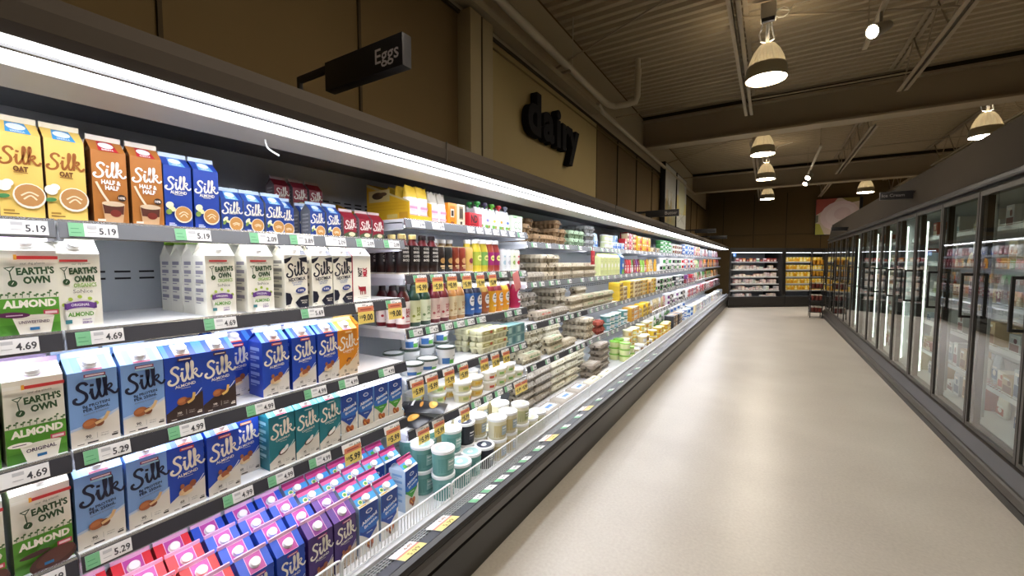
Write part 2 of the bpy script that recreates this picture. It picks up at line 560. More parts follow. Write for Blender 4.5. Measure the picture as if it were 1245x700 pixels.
def track(x, y0, y1, z, heads, desc):
    b = MB(); b.bbox(x - .02, x + .02, y0, y1, z, z + .03, mat('#a99c82', .45), .004)
    for y in (y0 + .15, y1 - .15):
        b.tube([(x, y, z + .03), (x, y, CEIL)], .005, mat('#8e7f66', .5), 5)
    parts = [('track', b)]
    for y, ax in heads:
        d = Vector(ax).normalized()
        rot = Vector((0, 0, -1)).rotation_difference(d).to_matrix()
        h = MB()
        h.tube([(x, y, z), (x, y, z - .1)], .012, mat('#8a8272', .4), 8)
        c = Vector((x, y, z - .13))
        h.lathe([(.03, .09), (.04, .07), (.055, -.05), (.06, -.09), (.052, -.088), (.05, -.06)], mat('#8a8272', .4), 14, c=c, rot=rot, cap=False)
        l = MB(); l.lathe([(.051, -.084), (.03, -.088), (0, -.09)], mat('#fff0d8', .4, emit=E_TRACK), 14, c=c, rot=rot)
        parts.append(('spot_head', h, [('bulb', l)]))
    o = thing('track_light', 'track light', desc, parts)
    for y, ax in heads:
        L = bpy.data.lights.new('spot_beam', 'SPOT'); L.energy = 16; L.spot_size = 1.0; L.spot_blend = .6; L.color = (1, .9, .74); L.shadow_soft_size = .05
        q = bpy.data.objects.new('spot_beam', L); COL.objects.link(q)
        q.location = Vector((x, y, z - .13)) + Vector(ax).normalized() * .12
        q.rotation_euler = Vector(ax).to_track_quat('-Z', 'Y').to_euler()
        q.parent = o
track(.72, 3.2, 5.35, 3.55, [(4.62, (-.75, -.62, -.42))], 'near ceiling track with one lit spotlight head')
track(.72, 9.3, 12.6, 3.55, [(11.6, (-.5, -.6, -.5)), (12.4, (-.5, -.6, -.6))], 'far ceiling track with two lit spotlight heads')

# ------------------------------------------------------------------ signs and pictures
def sign_letters():
    parts = []
    x = 0
    adv = {'d': .335, 'a': .305, 'i': .15, 'r': .215, 'y': .3}
    for ch in 'dairy':
        c = bpy.data.curves.new('t', 'FONT')
        c.body = ch; c.size = .575; c.extrude = .035; c.bevel_depth = .006; c.bevel_resolution = 1; c.offset = .016; c.resolution_u = 6
        o = bpy.data.objects.new('t', c); COL.objects.link(o)
        dg = bpy.context.evaluated_depsgraph_get()
        me = bpy.data.meshes.new_from_object(o.evaluated_get(dg), depsgraph=dg)
        bpy.data.objects.remove(o)
        bpy.data.curves.remove(c)
        mb = MB()
        mb.mesh([(v.co.z, v.co.x + x, v.co.y) for v in me.vertices], [tuple(p.vertices) for p in me.polygons], mat('#161415', .85))
        bpy.data.meshes.remove(me)
        parts.append(('letter', mb))
        x += adv[ch]
    return parts
thing('wall_lettering', 'sign', 'big dark raised letters reading dairy on the tan wall', sign_letters(), (-2.09, 3.62, 2.80))
def blade_sign(x0, x1, y, z0, z1, text, label, arm_to, arm_z, tw=.13, light='#d9d4d6'):
    b = MB(); b.bbox(x0, x1, y, y + .045, z0, z1, mat('#1b191c', .45), .003)
    a = MB()
    s = 1 if arm_to > x1 else -1
    e = x1 if s > 0 else x0
    a.bbox(min(e, arm_to), max(e, arm_to), y + .012, y + .03, z1 - .03, z1 - .003, mat('#1b191c', .45), .002)
    a.bbox(arm_to - .01, arm_to + .01, y + .012, y + .03, arm_z, z1 - .004, mat('#1b191c', .45), .002)
    t = MB()
    f = Frame((x0, y - .0005, z0), (x1 - x0, 0, 0), (0, 0, z1 - z0))
    w = tw / (x1 - x0)
    parts = [('sign_panel', b), ('bracket_arm', a)]
    if text:
        Art(t, f).text(text, 1 - w / 2 - .04 if s < 0 else w / 2 + .05, .52, w, light, .01)
        parts.append(('lettering', t))
    thing('aisle_sign', 'sign', label, parts)
blade_sign(-1.59, -1.14, 1.1, 2.205, 2.32, 'Eggs', 'dark blade sign reading Eggs above the dairy case', -1.80, 2.10, .125)
blade_sign(-1.50, -1.06, 6.0, 2.12, 2.21, 'Butter', 'small dark blade sign in front of the left wall pictures', -1.72, 2.09, .16, '#8d8680')
blade_sign(-1.45, -1.02, 10.2, 2.14, 2.23, '', 'small dark blade sign far along the dairy case top', -1.7, 2.09)
blade_sign(-1.45, -1.02, 13.0, 2.14, 2.23, '', 'farthest small dark sign on the dairy case top', -1.7, 2.09)
blade_sign(1.09, 1.375, 6.5, 2.225, 2.315, 'Ice Cream', 'dark blade sign reading Ice Cream on the freezer top', 1.398, 2.285, .2, '#8b8686')
blade_sign(1.09, 1.36, 11.0, 2.14, 2.22, '', 'small dark blade sign farther along the freezer top', 1.38, 2.19)

def pictures():
    for y0, y1, lab, k in ((9.75, 11.0, 'left tall framed picture of pale field with golden grass', 0), (11.12, 12.5, 'right tall framed picture of pale sky and yellow field', 1)):
        f = MB(); f.bbox(-2.13, -2.02, y0, y1, 2.35, 3.72, BLACK, .006)
        p = MB(); fr = Frame((-2.018, y0 + .03, 2.38), (0, y1 - y0 - .06, 0), (0, 0, 1.31))
        a = Art(p, fr)
        a.rect(0, 0, 1, 1, mat('#c3c2bb', .5))
        r = random.Random(k)
        if k == 0:
            a.poly([(0, 0), (1, 0), (1, .2), (0, .42)], '#8f8a5f')
            for i in range(26):
                u = r.random() * .8; a.ribbon([(u, 0.02), (u + .03, .2 + .2 * r.random()), (u + .1 * r.random(), .4 + .25 * r.random())], .02, r.choice(['#c9a437', '#b3903a', '#7d7a45']))
        else:
            a.poly([(0, .25), (1, .3), (1, .52), (0, .62)], '#cfc067')
            a.poly([(0, .0), (1, 0), (1, .3), (0, .25)], '#d6d6cc')
            a.ell(.5, .62, .35, '#c9c8a4')
            for i in range(8):
                a.ribbon([(r.random(), .1), (r.random(), .3)], .012, '#a8a89a')
        thing('wall_picture', 'picture', lab, [('frame', f), ('print', p)])
    # pink picture on the back wall, right
    f = MB(); f.bbox(1.36, 2.66, YB - .12, YB - .03, 2.45, 3.72, BLACK, .006)
    p = MB(); fr = Frame((1.37, YB - .122, 2.46), (1.2, 0, 0), (0, 0, 1.25))
    a = Art(p, fr)
    a.rect(0, 0, 1, 1, mat('#d9c6b4', .5))
    a.poly([(0, .55), (.35, .8), (.5, 1), (0, 1)], '#b5564a')
    a.poly([(.6, 1), (.8, .86), (1, .9), (1, 1)], '#8c7a3c')
    a.poly([(0, 0), (.22, 0), (.1, .3), (0, .33)], '#b6b43c')
    a.poly([(0, .33), (.06, .36), (.06, .55), (0, .55)], '#6f6f5a')
    a.ell(.56, .52, .47, '#e9d3d3', .40, 24)
    a.ell(.58, .55, .36, '#efdcdc', .28, 24)
    a.ell(.62, .58, .2, '#e5cccd', .16, 24)
    thing('wall_picture', 'picture', 'square framed picture of a big pale pink oval on the back wall', [('frame', f), ('print', p)])
pictures()

# ================================================================== THE LEFT DAIRY CASE
XS = -1.54                    # shelf front edge
XBK = -2.04                   # inner back panel
Y0C, Y1C = -2.1, 17.2
JN = [-2.1, -.88, .295, 1.475, 2.70, 3.92, 5.14, 6.36, 7.58, 8.80, 10.02, 11.24, 12.46, 13.68, 14.9, 16.1, 17.2]
DECK = .29
def dairy_case():
    dk = mat('#2a2725', .35)
    b = MB()
    prof = [(-1.165, 0), (-1.165, .07), (-1.135, .09), (-1.135, .215), (-1.15, .222), (-1.15, .238), (-1.128, .246), (-1.115, .33), (-1.122, .347), (-1.145, .352), (-1.16, .32), (-1.2, .25), (-2.12, .25), (-2.12, 0)]
    b.prism(prof, Y0C, Y1C, dk)
    bu = MB()
    bu.prism([(-1.1145, .255), (-1.108, .30), (-1.1125, .322), (-1.1155, .322)], Y0C, Y1C, mat('#3a3633', .3))
    strip = MB()
    strip.prism([(-1.148, .3515), (-1.205, .336), (-1.205, .328), (-1.148, .342)], Y0C, Y1C, mat('#4d4e54', .35))
    g = MB()
    g.prism([(-1.207, .322), (-1.2825, .305), (-1.2825, .299), (-1.207, .316)], Y0C, Y1C, BLACK)
    gm = mat('#b5b6b8', .35, .5)
    for k in range(5):
        x = -1.214 - .0150 * k; z = .3235 - .0035 * k
        g.box(x - .002, x + .002, Y0C, Y1C, z - .003, z + .002, gm)
    y = .75
    while y < 7.5:
        g.mesh([(-1.21, y, .326), (-1.28, y, .3095), (-1.28, y + .0045, .3095), (-1.21, y + .0045, .326)], [(0, 1, 2, 3)], gm)
        y += .019
    d = MB()
    d.prism([(-1.283, .30), (-1.283, .322), (-1.322, .322), (-1.327, DECK), (XBK, DECK), (XBK, .262), (-1.30, .262)], Y0C, Y1C, mat('#d9dade', .35))
    bk = MB()
    bk.box(-2.12, XBK, Y0C, Y1C, .26, 2.0, mat('#c3c8cf', .5))
    sl = mat('#1c1d20', .7)
    for z in (1.46, 1.435, 1.82, 1.80, 1.20, 1.18):
        y = -.8
        while y < 9:
            bk.box(XBK, XBK + .001, y, y + .045, z, z + .007, sl)
            y += .07
    en = MB()
    en.box(-2.12, -1.2, Y0C - .04, Y0C, 0, 2.06, dk)
    c = MB()
    fa, un, dkin = mat('#463f38', .8), mat('#b3aea4', .45), mat('#6e6f73', .6)
    P = [(-1.285, 1.945), (-1.262, 1.965), (-1.258, 2.005), (-1.28, 2.045), (-1.32, 2.06), (-2.14, 2.09), (-2.14, 1.985), (-1.575, 1.985), (-1.565, 1.918), (-1.55, 1.912), (-1.445, 1.933), (-1.44, 1.95)]
    M_ = [fa, fa, fa, fa, dk, dk, dkin, dkin, un, un, un, un]
    c.prism(P, Y0C, Y1C, fa, mats=M_)
    seams = []
    for y in JN[1:-1:2]:
        seam = MB()
        seams.append(('canopy_seam', seam))
        seam.box(-1.2605, -1.2565, y - .003, y + .003, 1.955, 2.04, mat('#3a342e', .7))
    le = MB()
    lens = mat('#f3f6ff', .5, emit=E_CANOPY)
    for a, q in zip(JN[:-1:2], JN[2::2]):
        le.box(-1.438, -1.335, a + .004, q - .004, 1.936, 1.946, lens)
        le.box(-1.322, -1.29, a + .004, q - .004, 1.938, 1.946, lens)
    dv = MB(); dv.box(-1.336, -1.321, Y0C, Y1C, 1.931, 1.948, mat('#5f5d5a', .5))
    w = MB(); w.tube(catmull([(-1.50, .80, 1.925), (-1.50, .805, 1.90), (-1.49, .815, 1.885), (-1.47, .83, 1.87)], 5), .003, mat('#e6e4e0', .4), 6)
    thing('dairy_display_case', 'refrigerated case', 'long open multideck dairy case with glowing canopy light along the left wall',
          [('base', b), ('bumper', bu), ('tag_strip', strip), ('air_grille', g), ('deck_pan', d), ('back_panel', bk), ('end_panel', en), ('canopy', c, seams), ('canopy_light', le, [('lens_divider', dv)]), ('loose_wire', w)])
dairy_case()

def shelf_kind(y0, y1, rail=RAIL, lit=True):
    L = y1 - y0 - .006
    p = MB()
    p.prism([(XS, -.004), (XS - .006, 0), (XBK + .02, 0), (XBK + .02, -.016), (XS, -.022)], 0, L, WHITE_STEEL)
    r = MB()
    r.prism([(XS + .002, .003), (XS - .004, .003), (XS + .006, -.047), (XS + .012, -.047)], 0, L, CHROME)
    r.prism([(XS + .0035, -.003), (XS + .0025, -.003), (XS + .0125, -.044), (XS + .0135, -.044)], 0, L, rail)
    e = MB()
    e2 = MB()
    for q, y in ((e, .0), (e2, L - .012)):
        q.prism([(XS - .01, -.016), (XBK + .02, -.016), (XBK + .02, -.07), (XS - .01, -.052)], y, y + .012, mat('#c9ccd4', .4))
    parts = [('shelf_panel', p), ('price_rail', r), ('bracket', e), ('bracket', e2)]
    if lit:
        l = MB(); l.box(XS - .05, XS - .02, .02, L - .02, -.038, -.032, mat('#f4f7ff', .5, emit=E_SHELF))
        h = MB(); h.box(XS - .053, XS - .017, .01, L - .01, -.0318, -.022, mat('#d9dbe0', .4))
        parts.append(('light_strip', l, [('light_housing', h)]))
    return Kind('case_shelf', 'shelf', parts)
BAYS = ['', 'leftmost bay', 'milk carton bay', 'juice bay', 'egg bay', 'egg and butter bay', 'cheese bay', 'bay past the cheese'] + ['far bays'] * 10
SH = {}
for b in range(16):
    zs = [1.605, 1.32, 1.0, .715]
    if b == 3: zs = [1.713, 1.435, 1.158, .90, .635]
    elif b >= 4: zs = [1.65, 1.345, 1.02, .70]
    SH[b] = zs
ORD = ['top', 'second', 'third', 'fourth', 'fifth']
_sk = {}
for b in range(1, 16):
    for i, z in enumerate(SH[b]):
        light = 2 if b > 4 else 1 if i == 0 or (b > 3 and i == 1) else 0
        key = (round(JN[b + 1] - JN[b], 3), light)
        if key not in _sk:
            _sk[key] = shelf_kind(JN[b], JN[b + 1], [RAIL, mat('#6c6f75', .35), mat('#85888e', .35)][light])
        place = BAYS[b]
        put(_sk[key], 0, JN[b] + .003, z - .0006, 'white metal shelf with price rail', ORD[i] + ' level, ' + place, 'white shelves of the dairy case')

# wire fences along the deck front
def fence(y0, y1, dense):
    f, w = MB(), MB()
    m = mat('#eceeef', .3)
    r = .0048
    L = y1 - y0
    f.tube([(0, 0, -.0835), (0, 0, -.012), (0, .004, -.004), (0, .014, 0), (0, L - .014, 0), (0, L - .004, -.004), (0, L, -.012), (0, L, -.0835)], r, m, 6)
    f.tube([(0, 0, -.0765), (0, L, -.0765)], .003, m, 6)
    step = .018 if not dense else .011
    n = int(L / step)
    for i in range(1, n):
        w.tube([(0, L * i / n, -.08), (0, L * i / n, -.002)], .0021, m, 4)
    return Kind('wire_fence', 'fence', [('frame', f), ('wires', w)])
FJ = [-.32, .30, .915, 1.54, 2.16, 2.78, 3.40, 4.02, 4.64, 5.26, 5.88, 6.5, 7.12, 7.74, 8.36, 8.98, 9.6, 10.22, 10.84, 11.46, 12.08, 12.7, 13.32, 13.94, 14.56, 15.18]
for i in range(len(FJ) - 1):
    put(fence(FJ[i] + .004, FJ[i + 1] - .004, i > 3), -1.3045, FJ[i] + .004, .4065, 'low white wire fence', 'along the bottom deck', 'wire fence panels of the dairy case')

# ================================================================== CARTONS
def carton(w, d, hs, roof, body, art, sub=None, finh=.02, fin=None, slope=None, cap='#f4f2f0', capm=True, name='milk_carton', cat='milk carton', side=None, tray=False, top=None, roofart=None):
    """gable-top carton: box, two sloping roof panels, ridge fin, screw cap on the front slope, printed front"""
    b = MB()
    B = paper(body)
    TOP = paper(top) if top else B
    S = paper(side) if side else B
    x, y = d / 2, w / 2
    e = .0025
    b.prism([(x, 0), (x, hs), (-x, hs), (-x, 0)], -y, y, B, cap=False)
    for s_ in (-1, 1):
        b.face([(x, s_ * y, 0), (x, s_ * y, hs), (-x, s_ * y, hs), (-x, s_ * y, 0)][::s_ * -1 or 1], S)
    b.face([(x, -y, hs), (x, y, hs), (.002, y, hs + roof), (.002, -y, hs + roof)], TOP)
    b.face([(-x, y, hs), (-x, -y, hs), (-.002, -y, hs + roof), (-.002, y, hs + roof)], TOP)
    for s_ in (-1, 1):
        # folded-in gable: two triangles meeting at a tucked-in crease
        c = (0, s_ * (y - w * .16), hs + roof)
        b.face([(x, s_ * y, hs), (.002, s_ * y, hs + roof), c], S)
        b.face([(-x, s_ * y, hs), (-.002, s_ * y, hs + roof), c], S)
        b.face([(x, s_ * y, hs), c, (-x, s_ * y, hs)], S)
    b.box(-.0025, .0025, -y, y, hs + roof, hs + roof + finh, paper(fin) if fin else TOP)
    p, p2, p3 = MB(), MB(), MB()
    art(Art(p, face_frame(w, hs, d)))
    fr = Frame((x, -y, hs), (0, w, 0), (.002 - x, 0, roof))
    if roofart:
        roofart(Art(p2, fr))
    sd = Art(p3, Frame((-x, -y, 0), (d, 0, 0), (0, 0, hs)))
    if side != 'none' and sub:
        for i in range(5):
            sd.rect(.2, .84 - i * .15, .82, .90 - i * .15, sub)
            sd.rect(.2, .80 - i * .15, .6, .815 - i * .15, sub)
    parts = [('carton_body', b), ('front_print', p)] + ([('top_print', p2)] if p2.f else []) + ([('side_print', p3)] if p3.f else [])
    if capm:
        c = MB()
        N = fr.N
        rot = Vector((0, 0, 1)).rotation_difference(N).to_matrix()
        r = w * .155
        c.lathe([(r * 1.12, 0), (r * 1.12, .003), (r, .004), (r, .0125), (r * .9, .0145), (0, .0145)], mat(cap, .35), 20, c=fr.p(.5, .46), rot=rot)
        parts.append(('cap', c))
    return Kind(name, cat, parts)
NV, CR = '#151a38', '#efe7da'
def nuts(a, cu, cv, k=1.0, kind='almond'):
    if kind in ('almond', 'protein'):
        a.ell(cu - .10 * k, cv, .15 * k, '#a5613a', .06 * k, 12); a.ell(cu - .13 * k, cv + .008, .10 * k, '#b97445', .03 * k, 12)
        a.ell(cu + .06 * k, cv - .01, .09 * k, '#7d452a', .045 * k, -30)
        if kind == 'protein':
            a.ribbon([(cu, (cv - .01) * a.fr.asp), (cu + .16 * k, (cv + .03) * a.fr.asp), (cu + .24 * k, (cv + .11) * a.fr.asp)], .07 * k, '#dcb987')
        else:
            a.ribbon([(cu + .05 * k, (cv - .04) * a.fr.asp), (cu + .18 * k, (cv + .0) * a.fr.asp), (cu + .22 * k, (cv + .09) * a.fr.asp)], .08 * k, '#e0b565')
    if kind == 'plain':
        a.ell(cu - .14, cv - .03, .13, '#d9b98c', .05, 25); a.ell(cu - .02, cv + .0, .13, '#a5613a', .055, 25)
        a.ell(cu + .12, cv + .06, .09, '#8d4f33', .055, 0); a.ell(cu - .17, cv + .06, .06, '#9a5a3c', .04, 0)
        a.ell(cu - .02, cv - .06, .16, '#e0c9a4', .025, 18)
    if kind == 'coconut':
        a.ell(cu, cv, .20, '#5a3f33', .05, 25); a.ell(cu + .02, cv + .015, .18, '#f3efe8', .035, 30)
        a.ell(cu + .1, cv + .05, .13, '#dfe7e4', .03, 55)
    if kind == 'cashew':
        a.ribbon([(cu - .14, (cv - .05) * a.fr.asp), (cu, (cv - .03) * a.fr.asp), (cu + .1, (cv + .06) * a.fr.asp)], .10, '#c9893f')
        a.ribbon([(cu - .1, (cv + .02) * a.fr.asp), (cu - .02, (cv + .07) * a.fr.asp), (cu + .08, (cv + .06) * a.fr.asp)], .08, '#8f5526')
def small_print(a, c1='#3a332f', n='90'):
    a.text(n, .33, .125, .11, c1, .03); a.text('CALORIES', .33, .09, .16, c1)
    a.text('NON GMO', .66, .13, .16, c1); a.text('PROJECT', .66, .10, .16, c1)
    a.rect(.50, .08, .505, .16, c1)
    a.rect(.30, .03, .52, .05, '#2b2626'); a.rect(.1, .035, .24, .045, c1); a.rect(.8, .06, .93, .085, c1); a.rect(.83, .095, .93, .105, c1)
def art_protein(a):
    a.poly([(0, 0), (1, 0), (1, .40), (.55, .27), (0, .22)], '#ddd6cd')
    a.poly([(0, .22), (.55, .27), (1, .40), (1, .43), (.5, .31), (0, .25)], '#b9cbe6')
    a.script(.53, .74, .93, NV, 9)
    a.text('8g PROTEIN', .53, .545, .56, NV, .025, rot=7); a.text('PER 250mL', .53, .49, .54, NV, .025, rot=7)
    a.text('ALMOND & CASHEW', .52, .435, .52, '#6d6f7d', rot=7)
    nuts(a, .50, .29, 1.1, 'protein'); small_print(a)
    a.rect(.30, .925, .74, .965, '#8d3d57'); a.rect(.33, .935, .71, .955, '#e9d6de'); a.rect(.3, .895, .74, .918, '#9cc8dc')
def art_blue(split='#d9d3cc', kind='plain', tag='#d94f38', word='ALMOND', n='60'):
    def f(a):
        if split:
            a.poly([(0, 0), (1, 0), (1, .40), (.72, .30), (.4, .27), (0, .14)], split)
            a.ribbon([(.72, .31 * a.fr.asp), (.84, .36 * a.fr.asp), (.97, .44 * a.fr.asp)], .02, '#eef0f4')
        a.script(.52, .73, .92, CR, 8)
        a.text(word, .52, .545, .56, CR, .02, rot=6); a.rect(.4, .495, .66, .5, CR)
        nuts(a, .52, .30, 1.0, kind); small_print(a, '#3a332f' if split != '#3b2a26' else '#e6ddd2', n)
        a.rect(.32, .93, .70, .975, tag); a.rect(.36, .945, .66, .96, '#f2e4df')
    return f
def roof_std(c1, c2, tag):
    def f(a):
        a.rect(.0, 0, .14, 1, c1); a.rect(.30, 0, .70, .92, c2); a.rect(.86, 0, 1, 1, c1)
        a.rect(.30, 0, .70, .12, tag)
    return f
def trowel(a, u, v, k, c):
    A = a.fr.asp
    a.poly([(u - .07 * k, v + .10 * k), (u + .09 * k, v + .115 * k), (u + .015 * k, v + .055 * k)], c)
    a.poly([(u - .04 * k, v + .093 * k), (u + .055 * k, v + .102 * k), (u + .012 * k, v + .07 * k)], '#e9e6da')
    a.ribbon([(u + .01 * k, (v + .055 * k) * A), (u + .03 * k, (v - .03 * k) * A)], .018 * k, c)
    a.ell(u + .04 * k, v - .06 * k, .065 * k, c, .035 * k); a.ribbon([(u + .03 * k, (v - .07 * k) * A), (u + .055 * k, (v - .045 * k) * A)], .012 * k, '#e9e6da')
def earth_words(a, v, k=1.0, c='#2c4a2a'):
    a.text('our dig plants', .58, v + .19, .40, '#6a7563', rot=3)
    trowel(a, .20, v + .02, 1.15, c)
    a.text("EARTH'S", .62, v + .10, .62, c, .045, .082, rot=3); a.text('OWN', .63, v - .008, .44, c, .05, .082, rot=3)
def art_earth(cup='white', word='ORIGINAL'):
    def f(a):
        a.rect(0, 0, 1, .43, '#5c9c35'); a.rect(0, 0, 1, .12, '#4d8a2d')
        r = random.Random(3)
        for i in range(9):
            u = .06 + i * .11; h = .02 + .05 * r.random()
            a.ribbon([(u, .44 * a.fr.asp), (u + .01, (.44 + h) * a.fr.asp)], .012, '#4a6b3c')
            a.ell(u + .02, .45 + h, .026, '#4a6b3c', .012, 35); a.ell(u - .02, .445 + h * .7, .024, '#4a6b3c', .011, -35)
        earth_words(a, .66)
        a.text('ALMOND', .5, .37, .86, '#f0ecdf', .05, .085)
        a.rect(.70, .22, .96, .28, '#c0405c'); a.rect(.73, .235, .93, .265, '#e9c9d0')
        a.rect(0, .91, .3, .95, '#f0efe8'); a.rect(.3, .895, 1, .935, '#c73a3c'); a.rect(.28, .89, .33, .95, '#e8a93c')
        if cup == 'white':
            a.poly([(.20, .20), (.88, .21), (.80, 0), (.30, 0)], '#f1eee6'); a.ell(.54, .205, .34, '#dcd8cc', .028)
            a.text(word, .54, .15, .50, '#3c2b4f', .02, .045, rot=2)
            a.ell(.2, .235, .2, '#f4f0ea', .03, -4); a.rect(.08, .23, .3, .24, '#6d4a74')
        elif cup == 'brown':
            a.ell(.62, .09, .42, '#4d2f2b', .13, 15); a.ell(.66, .12, .36, '#5f3a33', .09, 20)
            a.ell(.32, .235, .26, '#452a2a', .03, 4); a.ell(.58, .3, .22, '#3f7a2e', .025, 8)
        else:
            a.poly([(.20, .20), (.88, .21), (.80, 0), (.30, 0)], '#e9e4da'); a.ell(.54, .205, .34, '#d6d0c4', .03)
            a.ell(.22, .24, .26, '#5a2350', .035, -4); a.text('UNSWEETENED', .54, .15, .5, '#4a2a4a', .015, .035)
            a.rect(.1, .23, .36, .242, '#c9a9c4')
        a.rect(.46, .05, .62, .085, '#2f6fa8')
    return f
def art_organic(a):
    earth_words(a, .68); a.text('ORGANICS', .64, .585, .50, '#7aa53a', .025, .055, rot=2)
    a.text('SoNice', .58, .505, .42, '#54524c', .0, .05)
    a.rect(.12, .895, .72, .925, '#c73a3c')
    for u, v in ((.3, .40), (.5, .43), (.72, .40), (.86, .34), (.16, .33)):
        a.ell(u, v, .05, '#a9c24a', .025, 40 * u)
    a.poly([(.16, .27), (.24, .26), (.24, .34), (.16, .35)], '#5a3578'); a.poly([(.86, .27), (.78, .26), (.78, .34), (.86, .35)], '#5a3578')
    a.cols([.2 + .6 * k / 8 for k in range(9)], lambda u: .29 - (u - .5) ** 2 * .3, lambda u: .37 - (u - .5) ** 2 * .3, '#6c4391')
    a.text('ORIGINAL', .5, .325, .40, '#f0eaf2', .02, .035)
    a.poly([(.16, .25), (.84, .25), (.74, .0), (.26, .0)], '#f3f1ea'); a.ell(.5, .25, .34, '#dedbd0', .025)
    a.text('ALMOND', .5, .20, .56, '#5b9a34', .03, .055)
    a.rect(.16, .08, .30, .13, '#3f7d86'); a.text('ZERO', .62, .085, .22, '#6c4391', .03); a.text('SUGAR', .62, .125, .2, '#6c4391', .01)
def side_organic(a):
    pass
def art_next(a):
    K = '#17182a'
    a.poly([(.0, .92), (.35, .97), (.25, .9), (.08, .84), (0, .85)], K); a.poly([(.62, .94), (1, .97), (1, .86), (.75, .88)], K)
    a.script(.52, .73, .92, K, 9); a.text('NEXTMILK', .53, .545, .76, K, .035, .06, rot=6)
    a.text('PLANT BASED', .52, .485, .46, '#3b5fa8', 0, .03, rot=6); a.text('BEVERAGE', .52, .445, .36, '#3b5fa8', 0, .03, rot=6)
    a.ell(.66, .33, .23, '#2b3f86', .055, 10); a.text('3.25%', .66, .33, .28, CR, .02)
    a.poly([(0, .3), (.2, .28), (.28, .18), (.2, .08), (0, .06)], K)
    a.poly([(1, .24), (.62, .2), (.4, .1), (.55, .0), (1, .0)], K)
    a.text('SMOOTH', .78, .13, .3, CR, .02); a.text('RICH', .8, .09, .2, CR, .02); a.text('2L', .12, .05, .1, '#333')
def art_not(a):
    a.rect(0, 0, .05, 1, '#a3203a')
    a.text('NOT', .42, .64, .40, '#1d1a1c', .05, .105, rot=90); a.text('MILK', .68, .64, .42, '#b3243a', .05, .105, rot=90)
    C = '#9a2230'
    a.poly([(.40, .32), (.72, .32), (.72, .22), (.40, .22)], C)
    for u in (.41, .5, .62, .68): a.rect(u, .15, u + .04, .23, C)
    a.poly([(.30, .33), (.42, .32), (.42, .25), (.33, .26)], C); a.poly([(.27, .35), (.34, .34), (.33, .32)], C)
    a.rect(.25, .09, .85, .095, '#555'); a.rect(.35, .055, .75, .065, '#a9a5a0')
def cup_of_coffee(a, u, v, r, foam='#c98f4c', rim='#efe4cf'):
    A = a.fr.asp
    a.ell(u, v, r, rim, r * 1.12 / A); a.ell(u, v + .008, r * .90, foam, r * .98 / A)
    a.ribbon([(u - r * .5, (v + .0) * A), (u, (v + .045) * A), (u + r * .5, (v + .01) * A)], r * .12, '#efdcb8')
    a.ribbon([(u - r * .35, (v - .04) * A), (u + .02, (v + .005) * A), (u + r * .4, (v - .04) * A)], r * .12, '#efdcb8')
def art_oat(a):
    a.script(.50, .73, .94, '#9a5a22', 3); a.text('OAT', .50, .575, .34, '#6e3d18', .05, .062); a.rect(.34, .525, .66, .535, '#8d5a2a')
    a.ell(.1, .36, .16, '#f0eede', .06, 30); a.ell(.2, .40, .12, '#f7f5ea', .04, -20); a.ell(.08, .24, .14, '#4d8a52', .025, 10)
    cup_of_coffee(a, .66, .26, .38, '#c08b52', '#f3ead8'); a.rect(.06, .06, .3, .085, '#a57f35'); a.rect(.06, .03, .4, .045, '#7a5a28')
def art_half(a):
    a.script(.50, .74, .92, '#f6f0e6', 3); a.text('HALF &', .52, .575, .56, '#f6f0e6', .045, .058); a.text('HALF', .54, .50, .40, '#f6f0e6', .045, .058)
    a.ribbon([(.1, .56 * a.fr.asp), (.25, .42 * a.fr.asp), (.42, .30 * a.fr.asp)], .07, '#e7d3b6')
    a.poly([(.22, .28), (.88, .28), (.80, .0), (.30, .0)], '#c9a177'); a.poly([(.24, .27), (.86, .27), (.83, .14), (.28, .14)], '#5a3024')
    a.ell(.55, .28, .33, '#d9bf9c', .035); a.ell(.6, .15, .16, '#7a2d22', .05)
    a.ell(.80, .37, .13, '#3a2a22'); a.text('10%', .80, .37, .19, '#f0e6da', .03)
    a.rect(.08, .03, .3, .06, '#e9d9c4')
def art_creamer(a):
    a.script(.50, .72, .92, CR, 3); a.text('ALMOND', .5, .575, .60, CR, .03, .05); a.rect(.35, .53, .65, .538, CR)
    a.ell(.16, .36, .15, '#f2edc4', .05, 50); a.ell(.24, .30, .13, '#e9e3a8', .04, -30); a.ell(.12, .25, .12, '#7f9a4a', .04, 60)
    cup_of_coffee(a, .64, .22, .33); a.rect(.1, .03, .36, .05, '#c9cfe6'); a.rect(.1, .06, .3, .075, '#c9cfe6')
def art_red(a):
    a.script(.52, .70, .90, '#f3e6dc', 8); a.text('NOG', .5, .5, .4, '#f3e6dc', .03)
    a.poly([(0, 0), (1, 0), (1, .3), (.5, .36), (0, .22)], '#4b5a3a'); a.ell(.6, .22, .25, '#e6d6b0', .1)
